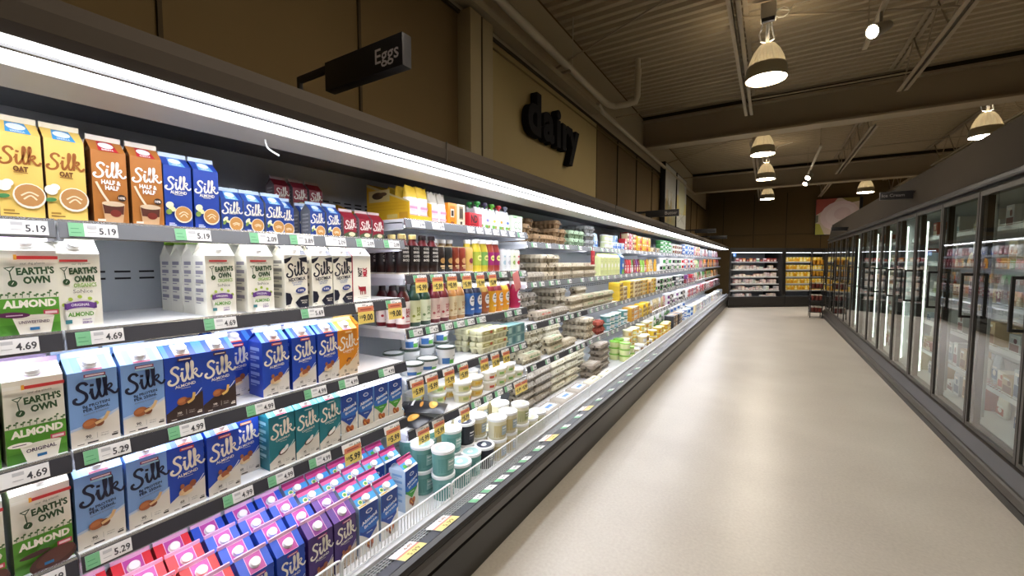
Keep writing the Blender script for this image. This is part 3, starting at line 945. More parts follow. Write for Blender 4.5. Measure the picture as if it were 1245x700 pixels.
def art_breeze(v):
    C = {'blue': '#22469c', 'green': '#4a9a3c'}[v]
    def f(a):
        a.rect(0, .0, 1, .5, '#dcd9d2')
        a.poly([(0, 1), (0, .46), (.5, .3), (1, .46), (1, 1)], '#2f6cc0'); a.poly([(.04, 1), (.04, .62), (.5, .76), (.96, .62), (.96, 1)], '#1d3f8f')
        a.poly([(.04, .52), (.5, .34), (.96, .52), (.96, .46), (.5, .26), (.04, .46)], C); a.poly([(.14, .47), (.5, .33), (.86, .47)], C)
        a.ell(.5, .86, .17, '#e9e6ea', .045); a.ell(.5, .86, .12, '#3b5aa8', .03)
        a.text('Almond', .5, .70, .80, '#eef0f5', .03, .075, rot=14); a.text('Breeze', .56, .60, .66, '#e3e8f2', .02, .065, rot=14)
        a.text('ORIGINAL', .5, .42, .32, '#eef2ee', .02)
        a.ell(.40, .2, .13, '#a5562f', .09, 20); a.ell(.58, .18, .13, '#b8632f', .085, -20); a.ell(.52, .12, .11, '#7d3c22', .07, 5)
        a.ribbon([(.36, .22 * a.fr.asp), (.52, .12 * a.fr.asp)], .05, '#d9a04c')
        a.poly([(.86, .52), (.97, .56), (.95, .3), (.88, .3)], '#f3efe6')
    return f
W1, D1, H1, R1 = .0985, .098, .203, .034
CT = {}
CT['protein'] = carton(W1, D1, H1, R1, '#7fa5dd', art_protein, '#5d86c4', .016, '#cfe0f5', roofart=roof_std('#8fb4e6', '#dfe8f4', '#9a4a68'))
CT['chocolate'] = carton(W1, D1, H1, R1, '#2146b0', art_blue('#3b2a26', 'almond', '#5a2f2a', n='100'), '#7f97da', .016, '#dbe2f2', roofart=roof_std('#3a6fd0', '#f0ece8', '#7a3a34'))
CT['unsweet'] = carton(W1, D1, H1, R1, '#2248b4', art_blue('#d9d3cc', 'plain', '#d94f38'), '#9db4e6', .016, '#e6ecf6', roofart=roof_std('#4a86dc', '#f2efee', '#d94f38'))
CT['vanilla'] = carton(W1, D1, H1, R1, '#2248b4', art_blue('#d9d3cc', 'plain', '#dd8f3c'), '#9db4e6', .016, '#e6ecf6', roofart=roof_std('#4a86dc', '#f0d9a4', '#e09a3c'))
CT['teal'] = carton(W1, D1, H1, R1, '#1d7784', art_blue('#d6d1c8', 'coconut', '#2f8f98', 'COCONUT', '45'), '#9fd0d4', .016, '#d3ecee', roofart=roof_std('#3fa6b2', '#f2f4f4', '#c74a5c'))
CT['cashew'] = carton(W1, D1, H1, R1, '#d98a22', art_blue('#dcc9ae', 'cashew', '#e8b64a', 'CASHEW', '25'), '#f0cf94', .016, '#f3d28a', roofart=roof_std('#eab43a', '#f0dfe8', '#d98fb0'))
CT['original'] = carton(W1 + .004, D1, H1 + .004, .030, '#e9e6da', art_earth('white'), None, .014, '#b9a3c6', side='#a9b491', roofart=roof_std('#efece4', '#e3d3ea', '#efece4'))
CT['earth_choc'] = carton(W1 + .004, D1, H1 + .004, .030, '#e9e6da', art_earth('brown'), None, .014, '#dcd8cf', side='#8a9a72')
CT['earth_unsw'] = carton(W1 + .004, D1, H1 + .004, .030, '#e9e6da', art_earth('plum'), None, .014, '#c3a3d6', side='#a9b491')
CT['organic'] = carton(.088, .088, .20, .04, '#ebe8dc', art_organic, '#8f8a9a', .018, '#8fc63d')
CT['organic_w'] = carton(.092, .088, .20, .04, '#ebe8dc', art_organic, '#8f8a9a', .018, '#f2f1ea')
CT['next'] = carton(.092, .09, .205, .036, '#ece7d8', art_next, '#8d8a86', .016, '#f3f0e6', roofart=lambda a: a.poly([(0, .5), (.12, .9), (0, 1)], '#17182a').poly([(.7, 0), (1, 0), (1, .5), (.85, .6)], '#17182a'))
CT['not'] = carton(.10, .09, .207, .034, '#efece2', art_not, None, .016, '#f3f0e8', side='#a3203a', roofart=lambda a: a.rect(.0, 0, .06, 1, '#a3203a'))
roof_oat = lambda l, c: (lambda a: a.poly([(.22, -.02), (.80, -.02), (.72, .95), (.28, .95)], c) and a.ell(.5, .55, .22, '#dfe6ea', .3) and a.text(l, .5, .12, .34, '#f6f2ea', .02, .14))
CT['oat'] = carton(.073, .075, .205, .032, '#e6c265', art_oat, None, .014, '#efe3c4', capm=False, side='#8a5a33', roofart=roof_oat('VANILLA', '#3f93c9'), name='creamer_carton', cat='creamer carton')
CT['half'] = carton(.073, .075, .20, .032, '#b06f30', art_half, '#6d4522', .014, '#e6dccd', capm=False, side='#8a5527', roofart=roof_oat('BARISTA', '#b5242f'), name='creamer_carton', cat='creamer carton')
CT['creamer'] = carton(.071, .075, .19, .03, '#23429c', art_creamer, None, .013, '#cfdff2', capm=False, side='#1b3580', roofart=roof_oat('VANILLA', '#6aa5dc'), name='creamer_carton', cat='creamer carton')
CT['mini'] = carton(.068, .07, .108, .03, '#23428f', art_creamer, '#c9c9cf', .012, '#c3d6ee', capm=False, side='#8a8d96', roofart=roof_oat('VANILLA', '#6aa5dc'), name='creamer_carton', cat='small creamer carton')
CT['nog'] = carton(.068, .07, .095, .03, '#8f1f30', art_red, '#c9c2c2', .012, '#d9c3c3', capm=False, side='#8f8286', name='creamer_carton', cat='small creamer carton')
CT['breeze'] = carton(W1, D1, H1, .036, '#dcd9d2', art_breeze('blue'), '#7fa3cf', .013, '#a8326a', side='#b9cbe0', top='#3f9ada', roofart=lambda a: a.rect(.0, .0, 1, .2, '#e6e2da').rect(.05, .04, .4, .12, '#d9a93c').ell(.22, .38, .11, '#e9e6a0').ell(.22, .38, .07, '#5a9a4a').rect(0, .72, 1, 1, '#c43f80'))
CT['breeze_green'] = carton(W1, D1, H1, .036, '#dcd9d2', art_breeze('green'), '#7fa3cf', .013, '#a8326a', side='#b9cbe0', top='#3f9ada', roofart=lambda a: a.rect(.0, .0, 1, .2, '#e6e2da').ell(.22, .38, .11, '#4fae4a').rect(0, .72, 1, 1, '#c43f80'))
roof_pink = lambda c: (lambda a: a.rect(.26, -.02, .78, 1, '#e8b3d6') and a.rect(.28, .0, .76, .96, c))
for key, col, sub in (('deck_red', '#b81f2c', '#c98f95'), ('deck_blue', '#2148b0', '#9db4e6'), ('deck_purple', '#46296e', '#a48cc9')):
    CT[key] = carton(W1, D1, H1, .038, col, art_blue('#d9d3cc' if key != 'deck_purple' else '#c9b8a4', 'plain', '#b02a7a'), sub, .012, '#e9b9d9', roofart=roof_pink('#b8479c' if key != 'deck_purple' else '#8f3f96'), top={'deck_red': '#d42a36', 'deck_blue': '#2450c4', 'deck_purple': '#6a4a9a'}[key])

MB_ = 'milk bay'
def row(kind, desc, shelf, ys, x, z, group, depth=1, dx=.104, bay=MB_, rz=0.0, jit=.003):
    r = random.Random(int(sum(ys) * 1000) + len(desc))
    for d in range(depth):
        for y in ys:
            pl = '%s shelf, %s' % (shelf, bay)
            put(kind, x - d * dx, y + r.uniform(-jit, jit), z, desc if d == 0 else desc + (' in second row' if d == 1 else ' in third row' if d == 2 else ' at back'), pl, group, rz + r.uniform(-.012, .012))
XF = -1.612
LB = 'left of the milk bay'
zA, zB, zC, zD = SH[2]
za, zb, zc, zd = SH[1]
# top shelf
row(CT['oat'], 'yellow oat creamer carton', 'top', [.245, .325 + .0], XF, zA + .004, 'oat creamer cartons', 2, .085)
row(CT['half'], 'orange brown half and half carton', 'top', [.413, .491], XF, zA, 'half and half cartons', 2, .085)
row(CT['creamer'], 'tall blue almond creamer carton', 'top', [.569, .645], XF, zA, 'tall almond creamers', 2, .085)
row(CT['mini'], 'small blue almond creamer carton', 'top', [.72, .795, .868], XF, zA, 'small almond creamers', 3, .08)
row(CT['mini'], 'small blue almond creamer set back', 'top', [.945, 1.02 + .065, 1.165], XF - .07, zA, 'small almond creamers', 2, .08)
row(CT['nog'], 'small dark red carton', 'top', [1.25, 1.335, 1.41], XF - .07, zA, 'small dark red cartons')
row(CT['nog'], 'dark red carton in the back stack', 'top', [1.05, 1.14, 1.23], -1.90, zA, 'small dark red cartons')
for y in (1.06, 1.145, 1.225):
    put(CT['nog'], -1.90, y, zA + .139, 'dark red carton lying highest at the back', 'top shelf, milk bay', 'small dark red cartons')
# second shelf
row(CT['earth_unsw'], 'green and cream unsweetened almond carton', 'second', [.125, .2465], XF, zb, 'cream and green almond cartons', 1, bay='left edge')
row(CT['organic'], 'white organic almond carton alone at left', 'second', [.337], XF, zB, 'white organic almond cartons')
row(CT['organic'], 'white organic almond carton with lime fin', 'second', [.674], XF, zB, 'white organic almond cartons', 4, .093)
row(CT['organic_w'], 'white organic almond carton with white fin', 'second', [.80], XF, zB, 'white organic almond cartons', 4, .093)
row(CT['next'], 'cream carton with black cow patches', 'second', [.935, 1.046, 1.143], XF, zB, 'cow patch milk cartons', 3, .095)
row(CT['not'], 'white carton reading NOT MILK', 'second', [1.243], XF, zB, 'white plant milk cartons', 2, .095)
# third shelf
row(CT['original'], 'cream and green original almond carton', 'third', [.132, .241], XF, zc, 'cream and green almond cartons', 2, .1, bay='left edge')
row(CT['protein'], 'pale blue protein carton', 'third', [.351, .456], XF, zC, 'pale blue protein cartons', 2)
row(CT['chocolate'], 'blue and brown chocolate almond carton', 'third', [.555, .656], XF, zC, 'chocolate almond cartons')
row(CT['unsweet'], 'blue almond carton set back', 'third', [.756], XF - .1, zC, 'blue almond cartons', 2)
row(CT['unsweet'], 'blue almond carton', 'third', [.845, .957, 1.064], XF, zC, 'blue almond cartons', 2)
row(CT['cashew'], 'orange cashew carton', 'third', [1.157], XF, zC, 'orange cashew cartons')
row(CT['cashew'], 'orange cashew carton set back', 'third', [1.245], XF - .1, zC, 'orange cashew cartons')
# fourth shelf
row(CT['earth_choc'], 'cream and green chocolate almond carton', 'fourth', [.128, .238], XF, zd, 'cream and green almond cartons', 1, bay='left edge')
row(CT['protein'], 'pale blue protein carton', 'fourth', [.348, .454], XF, zD, 'pale blue protein cartons', 2)
row(CT['unsweet'], 'blue almond carton with red tag', 'fourth', [.553, .654], XF, zD, 'blue almond cartons', 2)
row(CT['vanilla'], 'blue almond carton with orange tag', 'fourth', [.752], XF - .06, zD, 'blue almond cartons')
row(CT['teal'], 'teal coconut carton', 'fourth', [.857, .961, 1.062], XF, zD, 'teal coconut cartons', 2)
def breeze_tray():
    b = MB()
    L, D = .37, .20
    b.box(-D / 2, D / 2, 0, L, 0, .004, '#e6e2da')
    b.box(D / 2 - .004, D / 2, 0, L, 0, .03, '#d9d6ce')
    for y in (0, L - .004):
        b.prism([(-D / 2, 0), (D / 2, 0), (D / 2, .03), (-D / 2 + .02, .215), (-D / 2, .215)], y, y + .004, paper('#b9d3ea'))
    return Kind('carton_tray', 'tray', [('tray', b)])
put(breeze_tray(), -1.66, 1.108, zD, 'shallow cardboard tray holding four almond drink cartons', 'fourth shelf', None)
_bt = {}
for i, (k, dd) in enumerate((('breeze', 'blue'), ('breeze', 'blue'), ('breeze_green', 'green'), ('breeze_green', 'green'))):
    K2 = _bt.get(k)
    if K2 is None:
        _bt[k] = K2 = carton(.086, .088, .195, .03, '#dcd9d2', art_breeze(dd), None, .014, '#e9ebee', side='#9fc0e0', top='#eef2f4')
    put(K2, -1.612, 1.16 + i * .0895, zD + .004, 'almond drink carton with %s pennant' % dd, 'in tray on fourth shelf', 'almond drink cartons in a tray')
# bottom deck: rows of cartons under the fence
DX = [-1.435, -1.540, -1.645, -1.750]
cols_ = [(.235, 'rrrr'), (.342, 'rrrr'), (.449, 'rrrr'), (.558, 'rrrr'), (.667, 'bbbb'), (.777, 'bbbb'), (.888, 'pbbb'), (.997, 'ppzz'), (1.107, 'zzzz'), (1.216, 'zzzz')]
nm = {'r': ('deck_red', 'red carton with pink top'), 'b': ('deck_blue', 'blue carton with pink top'), 'p': ('deck_purple', 'purple carton with pink top'), 'z': ('breeze', 'light blue almond drink carton')}
rowname = ['front row', 'second row', 'third row', 'back row']
for y, s_ in cols_:
    for i, ch in enumerate(s_):
        k, d = nm[ch]
        put(CT[k], DX[i], y + random.uniform(-.003, .003), DECK, d, '%s on bottom deck' % rowname[i], d.split(' with')[0] + 's on the deck', random.uniform(-.02, .02))
for i, y in enumerate((1.325, 1.432)):
    for x in DX[2:]:
        put(CT['breeze_green'], x, y, DECK, 'almond drink carton with green dot', 'bottom deck below milk shelves', 'light blue almond drink cartons on the deck')
put(CT['breeze_green'], -1.505, 1.415, DECK, 'turned almond drink carton standing apart beside the teal pails', None, 'light blue almond drink cartons on the deck', .12)

# ================================================================== PRICE TAGS
def tag(price, green=True, w=.095, pink=False, text=True):
    m = MB()
    h = .036
    t = Vector((.010, 0, -.041)).normalized()
    V = -t * h
    O = Vector((XS + .0134, -w / 2, -.0405))
    N = Vector((0, 1, 0)).cross(-t)
    m.mesh([O, O + Vector((0, w, 0)), O + V + Vector((0, w, 0)), O + V] + [q + N * .0012 for q in (O, O + Vector((0, w, 0)), O + V + Vector((0, w, 0)), O + V)],
           [(3, 2, 1, 0), (4, 5, 6, 7), (0, 1, 5, 4), (1, 2, 6, 5), (2, 3, 7, 6), (3, 0, 4, 7)], '#e4e3e4' if not pink else '#e6c9cc')
    a = Art(m, Frame(O + N * .0013, (0, w, 0), V, .0002))
    if green:
        a.rect(0, 0, .30, 1, '#79b98c'); a.rect(.04, .55, .2, .6, '#4f8f66'); a.rect(.04, .25, .24, .3, '#4f8f66')
    if text:
        a.text(price, .78, .45, .36, '#3a3a40', .02, .50)
        a.rect(.36, .62, .56, .85, '#b9b9bd'); a.rect(.36, .3, .54, .34, '#a9a9ad')
    else:
        a.rect(.6, .25, .9, .65, '#8f8f96')
    return Kind('price_tag', 'price tag', [('tag', m)])
def sale(price):
    m = MB()
    w, h = .085, .075
    O = Vector((XS + .0215, -w / 2, -.095))
    V = Vector((-.006, 0, h))
    N = Vector((0, w, 0)).cross(V).normalized()
    m.mesh([O, O + Vector((0, w, 0)), O + V + Vector((0, w, 0)), O + V] + [q + N * .0008 for q in (O, O + Vector((0, w, 0)), O + V + Vector((0, w, 0)), O + V)],
           [(3, 2, 1, 0), (4, 5, 6, 7), (0, 1, 5, 4), (1, 2, 6, 5), (2, 3, 7, 6), (3, 0, 4, 7)], '#edd374')
    a = Art(m, Frame(O + N * .0009, (0, w, 0), V, .0002))
    a.rect(0, .70, 1, 1, '#d8805f'); a.rect(.15, .80, .85, .88, '#a84a3c')
    a.text(price, .60, .36, .62, '#2c2a2c', .03, .38); a.text('2/$', .17, .42, .22, '#2c2a2c', .02, .16)
    return Kind('sale_tag', 'sale tag', [('tag', m)])
TG = {}
def tg(p, green=True, **k):
    key = (p, green, tuple(sorted(k.items())))
    if key not in TG: TG[key] = tag(p, green, **k)
    return TG[key]
SL = {p: sale(p) for p in ('9.00', '5.99', '6.99', '3.49')}
def tags(z, lst, shelf, bay):
    for y, p, kind in lst:
        put(tg(p, 'g' in kind, **({'w': .07} if 'n' in kind else {})), 0, y, z, 'white %sprice tag reading %s' % ('and green ' if 'g' in kind else '', p), '%s shelf rail, %s' % (shelf, bay), 'price tags on the shelf rails')
        if 's' in kind:
            q = {'g': '9.00'}.get('', None) or ('9.00' if kind.endswith('9') else '5.99')
            put(SL[q], 0, y, z, 'yellow sale tag reading ' + q, '%s shelf rail, %s' % (shelf, bay), 'yellow sale tags on the shelf rails')
tags(zA, [(.232, '5.19', ''), (.362, '5.19', 'g'), (.587, '5.19', 'g'), (.80, '2.09', 'g'), (.942, '3.89', 'g'), (1.089, '2.09', ''), (1.237, '2.09', 'g'), (1.39, '2.09', 'g')], 'top', MB_)
tags(zB, [(.203, '4.69', ''), (.362, '4.69', 'g'), (.652, '4.69', 'g'), (.977, '5.69', 'g'), (1.225, '5.49', 's9'), (1.395, '5.49', 'gs9')], 'second', MB_)
tags(zC, [(.205, '4.69', ''), (.362, '5.29', 'g'), (.545, '4.99', 'g'), (.767, '4.99', 'g'), (.979, '4.99', 'g'), (1.133, '4.99', 'g'), (1.343, '4.99', 'g')], 'third', MB_)
tags(zD, [(.22, '4.69', ''), (.352, '5.29', 'g'), (.683, '4.99', 'g'), (.83, '4.99', 'g'), (.99, '4.99', 'g'), (1.14, '4.29', 's'), (1.37, '4.29', 's')], 'fourth', MB_)
z2 = SH[3]
JB = 'juice bay'
tags(z2[0], [(1.568, '3.99', ''), (1.718, '3.99', '')] + [(y, '3.49', 'n') for y in (2.01, 2.10, 2.19, 2.28, 2.375, 2.48)] + [(2.60, '6.99', 'g')], 'top', JB)
tags(z2[1], [(y, '5.49', 'gs' if i < 6 else 'g') for i, y in enumerate((1.575, 1.70, 1.82, 1.955, 2.091, 2.226, 2.363, 2.51, 2.63))], 'second', JB)
tags(z2[2], [(y, '4.29', 'g') for y in (1.54, 1.66, 1.783, 1.89, 1.99, 2.11, 2.43, 2.56)], 'third', JB)
tags(z2[3], [(1.54, '4.99', 's'), (1.65, '4.99', 's'), (1.79, '6.49', 's'), (1.92, '6.49', 'gs'), (2.13, '6.49', 'gs'), (2.26, '6.49', 's'), (2.39, '6.49', 's'), (2.52, '4.79', 'g'), (2.63, '4.79', 'g')], 'fourth', JB)
tags(z2[4], [(1.578, '3.99', 's'), (1.70, '3.99', 's'), (1.93, '3.99', 's'), (2.05, '3.79', 'g'), (2.18, '3.79', 'g'), (2.31, '3.79', 'g'), (2.43, '3.79', 'g'), (2.55, '3.99', 's'), (2.64, '3.99', 's')], 'fifth', JB)
_r = random.Random(5)
for b in range(4, 12):
    ty = tg('3.99', b < 6, w=.085, text=False)
    for i, z in enumerate(SH[b]):
        y = JN[b] + .1
        while y < JN[b + 1] - .06:
            put(ty, 0, y, z, 'small white price tag', ORD[i] + ' shelf rail, ' + (BAYS[b] if b < 8 else 'far bays'), 'price tags on the shelf rails')
            y += _r.choice((.13, .17, .24, .30))
# tags lying on the front strip over the air grille
def flat_tag(sale_):
    m = MB()
    w = .12 if sale_ else .085
    d = .10 if sale_ else .05
    m.box(0, d, -w / 2, w / 2, 0, .001, '#e6e4e2')
    a = Art(m, Frame((d, -w / 2, .0012), (0, w, 0), (-d, 0, 0), .0002))
    if sale_:
        a.rect(0, .0, 1, .42, '#e9d98a'); a.rect(0, .42, 1, .55, '#d98a7a'); a.text('5.99', .55, .2, .5, '#8a7a4a', .02); a.text('6.49', .7, .75, .35, '#a0705c', .02)
    else:
        a.rect(0, 0, .38, 1, '#79b98c'); a.text('4.49', .70, .5, .4, '#55555a', .02)
    return Kind('shelf_tag', 'price tag', [('tag', m)])
ft, fs = flat_tag(False), flat_tag(True)
def lay(k, x, y, z, d, p):
    o = put(k, x, y, z, d, p, 'tags on the front strip')
    o.rotation_euler = (0, math.radians(-15.5), 0)
for y in (1.14, 1.35, 2.40, 3.05):
    lay(fs, -1.245, y, .3265, 'pink and yellow sale tag lying', 'front strip above black base')
for y in (1.58, 1.68, 1.80, 1.92, 2.05, 2.22, 2.62, 2.85, 3.3, 3.6, 3.9, 4.2, 4.5, 4.9, 5.3):
    lay(ft, -1.200, y, .3385, 'white and green price tag lying', 'front strip above black base')

# ================================================================== JUICE BAY
def pouch(w, d, h, body, art=None, crimp='#d9d6d0', name='snack_pouch', cat='pouch', ragged=True, seed=0):
    r = random.Random(seed)
    m = MB()
    n, k = 8, 6
    V, F = [], []
    for j in range(k + 1):
        t = j / k
        th = d / 2 * (1 - max(0, (t - .55) / .45) ** 1.4) + .0015
        for i in range(2 * n):
            a = 2 * PI * i / (2 * n)
            x = math.copysign(abs(math.cos(a)) ** .7, math.cos(a)) * th
            y = math.copysign(abs(math.sin(a)) ** .55, math.sin(a)) * w / 2
            V.append((x + (r.uniform(-.004, .004) if t > .5 else 0), y, h * t + (r.uniform(-.012, .012) if j == k and ragged else 0)))
    for j in range(k):
        for i in range(2 * n):
            F.append((j * 2 * n + i, j * 2 * n + (i + 1) % (2 * n), (j + 1) * 2 * n + (i + 1) % (2 * n), (j + 1) * 2 * n + i))
    lo = [f for f in F if f[0] < 4 * 2 * n]
    m.mesh(V, lo, body)
    m.mesh(V, [f for f in F if f[0] >= 4 * 2 * n], crimp)
    p = MB()
    if art: art(Art(p, Frame((d / 2 + .002, -w / 2, .005), (0, w, 0), (0, 0, h * .6))))
    return Kind(name, cat, [('pouch_body', m)] + ([('front_print', p)] if art else []))
def box_item(w, d, h, col, art=None, name='food_box', cat='box', side=None, b=.002):
    m = MB(); m.bbox(-d / 2, d / 2, -w / 2, w / 2, 0, h, col, b)
    p = MB()
    if art: art(Art(p, face_frame(w, h, d)))
    return Kind(name, cat, [('box_body', m)] + ([('front_print', p)] if art else []))
def bottle(r, h, liquid, label, cap, art=None, neck=.35, lab=(.18, .68), cap_r=.42, name='juice_bottle', cat='bottle', base=None, shoulder=None, n=16):
    g = MB()
    sh = 1 - neck
    prof = [(r * .9, 0), (r, .008), (r, h * sh * .92), (r * .86, h * (sh + .06)), (r * cap_r, h * (sh + .20)), (r * cap_r, h * .93)]
    L, S = plastic(liquid), plastic(shoulder or liquid)
    g.lathe(prof, mats=[plastic(base) if base else L, L, S, S, S], n=n)
    lb = MB()
    lb.lathe([(r + .0006, h * lab[0]), (r + .0008, h * lab[1])], paper(label), n)
    lb.f = [f for f in lb.f if len(f) == 4]; lb.m = lb.m[:len(lb.f)]
    c = MB(); c.lathe([(r * cap_r + .003, h * .88), (r * cap_r + .003, h * .99), (r * cap_r, h), (0, h)], plastic(cap), n)
    c.f = c.f[1:] if len(c.f[0]) > 4 else c.f; c.m = c.m[-len(c.f):]
    parts = [('bottle_body', g), ('label_band', lb), ('cap', c)]
    if art:
        p = MB(); art(Art(p, cyl_frame(lambda v: r + .0012, h * (lab[1] - lab[0]), 2.0, h * lab[0]))); parts.append(('label_print', p))
    return Kind(name, cat, parts)
def can(r, h, col, top='#e9dcc0', art=None, name='drink_can', cat='can'):
    g = MB(); g.lathe([(r * .9, 0), (r, .006), (r, h - .012), (r * .88, h)], mats=[CHROME, plastic(col), plastic(col)], n=16)
    t = MB(); t.lathe([(r * .9, h - .004), (r * .9, h + .003), (r * .78, h + .003), (r * .76, h - .001), (0, h - .001)], mat(top, .25, .3), 16)
    parts = [('can_body', g), ('can_lid', t)]
    if art:
        p = MB(); art(Art(p, cyl_frame(lambda v: r + .0004, h - .03, 2.0, .01))); parts.append(('front_print', p))
    return Kind(name, cat, parts)
def tub(r0, r1, h, body, lid, art=None, name='food_tub', cat='tub', lid_top=None, n=22, lidart=None, lh=.012):
    g = MB(); g.lathe([(r0, 0), (r0 + .001, .003), (r1, h - lh)], plastic(body), n)
    l = MB()
    l.lathe([(r1 + .002, h - lh), (r1 + .003, h - lh + .001), (r1 + .003, h - .002), (r1 + .001, h), (r1 - .004, h), (r1 - .006, h - .003), (0, h - .003)], mats=[plastic(lid)] * 5 + [plastic(lid_top or lid)] * 1, n=n)
    l.f = l.f[:-1] if False else l.f
    parts = [('tub_body', g), ('lid', l)]
    if art:
        p = MB(); art(Art(p, cyl_frame(lambda v: r0 + (r1 - r0) * (.08 + v * .84) + .0006, (h - lh) * .84, 2.6, (h - lh) * .08))); parts.append(('label_print', p))
    if lidart:
        p = MB(); f = Frame((r1 * .7, -r1 * .7, h - .0024), (0, r1 * 1.4, 0), (-r1 * 1.4, 0, 0), .0002); lidart(Art(p, f)); parts.append(('lid_print', p))
    return Kind(name, cat, parts)

# top shelf of the juice bay
def snack_tray():
    y = paper('#e3b42a')
    L, D = .165, .32
    b = MB(); b.box(-D / 2, D / 2, 0, L, 0, .004, y); b.box(D / 2 - .004, D / 2, 0, L, 0, .025, y)
    s1 = MB()
    s1.prism([(-D / 2, 0), (D / 2, 0), (D / 2, .095), (-D / 2, .205)], 0, .004, y)
    s1.prism([(D / 2, .088), (D / 2, .095), (-D / 2, .205), (-D / 2, .19)], -.0006, 0, paper('#cdbd86'))
    a = Art(s1, Frame((-D / 2, -.0007, 0), (D, 0, 0), (0, 0, .205)))
    a.rect(.06, .5, .56, .80, '#dcc98a'); a.ell(.28, .66, .14, '#4a3524', .09); a.ell(.4, .69, .1, '#5d4430', .05); a.rect(.5, .06, .74, .16, '#d9c070'); a.rect(.78, .05, .97, .2, '#c9962a')
    for v in (.44, .36, .28): a.rect(.04, v, .94, v + .01, '#d6a223')
    s2 = MB(); s2.prism([(-D / 2, 0), (D / 2, 0), (D / 2, .095), (-D / 2, .205)], L - .004, L, y)
    bk = MB(); bk.box(-D / 2, -D / 2 + .004, .004, L - .004, .004, .205, y)
    return Kind('snack_tray', 'display tray', [('tray_base', b), ('side_panel', s1), ('side_panel', s2), ('back_panel', bk)])
ST = snack_tray()
put(ST, -1.72, 1.535, z2[0], 'yellow cardboard display tray of snack bags', 'top shelf, ' + JB, 'yellow display trays')
put(ST, -1.872, 1.303, SH[2][0], 'darker yellow display tray half hidden behind small red cartons', None, 'yellow display trays')
bagart = lambda a: (a.rect(.1, .1, .9, .22, '#c9a9b4'), a.ell(.5, .55, .38, '#e9c9d6', .2), a.rect(.15, .5, .85, .62, '#c98fae'), a.rect(.1, .02, .9, .06, '#b98a7a'))
p1 = pouch(.075, .05, .17, '#efeae6', bagart, '#e3bd3a', seed=1); p2 = pouch(.066, .05, .16, '#efeae4', bagart, '#b9b2a4', seed=2)
for i, x in enumerate((-1.60, -1.66, -1.72, -1.78)):
    put(p1, x, 1.578, z2[0] + .005, 'white snack bag with yellow top in yellow tray', JB, 'white snack bags', sort=i)
    put(p1, x, 1.655, z2[0] + .005, 'white snack bag with yellow top beside first', 'yellow tray, ' + JB, 'white snack bags', sort=i)
for y in (1.738, 1.808):
    for i, x in enumerate((-1.60, -1.66, -1.72)):
        put(p2, x, y, z2[0], 'white snack bag with silver top', '%s row, top shelf, %s' % (ONES[i], JB), 'silver top snack bags')
orange = box_item(.075, .06, .125, '#e8921c', lambda a: (a.rect(.2, .18, .8, .86, '#d97a14'), a.rect(.3, .35, .7, .72, '#efe3c4'), a.rect(.36, .4, .64, .66, '#3a2a20'), a.ell(.5, .1, .25, '#8a4a12', .05)))
beige = box_item(.075, .06, .125, '#e3d3b4', lambda a: (a.rect(.25, .3, .75, .9, '#8d7a5c'), a.rect(.3, .36, .7, .8, '#4a3b2c'), a.ell(.5, .13, .14, '#3a2c22', .07)))
for i, x in enumerate((-1.60, -1.67)):
    put(orange, x, 1.885, z2[0], 'orange food box with pale window', '%s row, top shelf' % ONES[i], 'small food boxes')
    put(beige, x, 1.966, z2[0], 'beige food box with dark window', '%s row, top shelf' % ONES[i], 'small food boxes')
redbox = box_item(.13, .12, .085, '#c2202c', lambda a: (a.text('ND', .38, .58, .5, '#3a1416', .04, .55), a.rect(.08, .12, .5, .2, '#8a141c'), a.rect(.72, .05, .98, .8, '#d8707a')))
put(redbox, -1.61, 2.085, z2[0], 'red open display box of pouches', 'top shelf, ' + JB, None)
cart = lambda c: (lambda a: (a.ell(.5, .62, .22, c, .12), a.rect(.1, .0, .9, .26, '#7fae4a'), a.rect(.3, .02, .42, .24, '#3f8a36'), a.rect(.62, .04, .78, .2, '#b56a4a')))
def spout(cap, acc, seed):
    k = pouch(.072, .05, .135, '#eeeef2', cart(acc), '#f2f2f5', 'spouted_pouch', 'spouted pouch', False, seed)
    c = MB(); c.lathe([(.009, .13), (.009, .147), (.019, .149), (.021, .157), (.019, .168), (.010, .171), (0, .171)], plastic(cap), 12)
    k.parts.append(('cap', c.build('cap'), []))
    return k
for i, (c, a_, y) in enumerate((('#3fae4a', '#9fd08a', 2.165), ('#3a2c4e', '#8a86c9', 2.245), ('#63c02c', '#d6c24a', 2.325), ('#c0262f', '#e0a03a', 2.41), ('#7a7f92', '#4a6aae', 2.49))):
    K2 = spout(c, a_, i)
    nmc = ['green', 'dark purple', 'lime', 'red', 'grey'][i]
    for j, x in enumerate((-1.60, -1.66)):
        put(K2, x, y, z2[0], 'white fruit pouch with %s cap' % nmc, '%s row, top shelf' % ONES[j], 'capped fruit pouches')
cc = box_item(.14, .10, .115, '#e6f0dc', lambda a: (a.rect(0, .82, 1, 1, '#b9dcae'), a.text('CC', .5, .42, .72, '#8fa98a', .0, .5), a.rect(.1, .87, .4, .92, '#5a9a5a')))
put(cc, -1.61, 2.60, z2[0], 'white and pale green box with two round letters', 'top shelf, ' + JB, None)
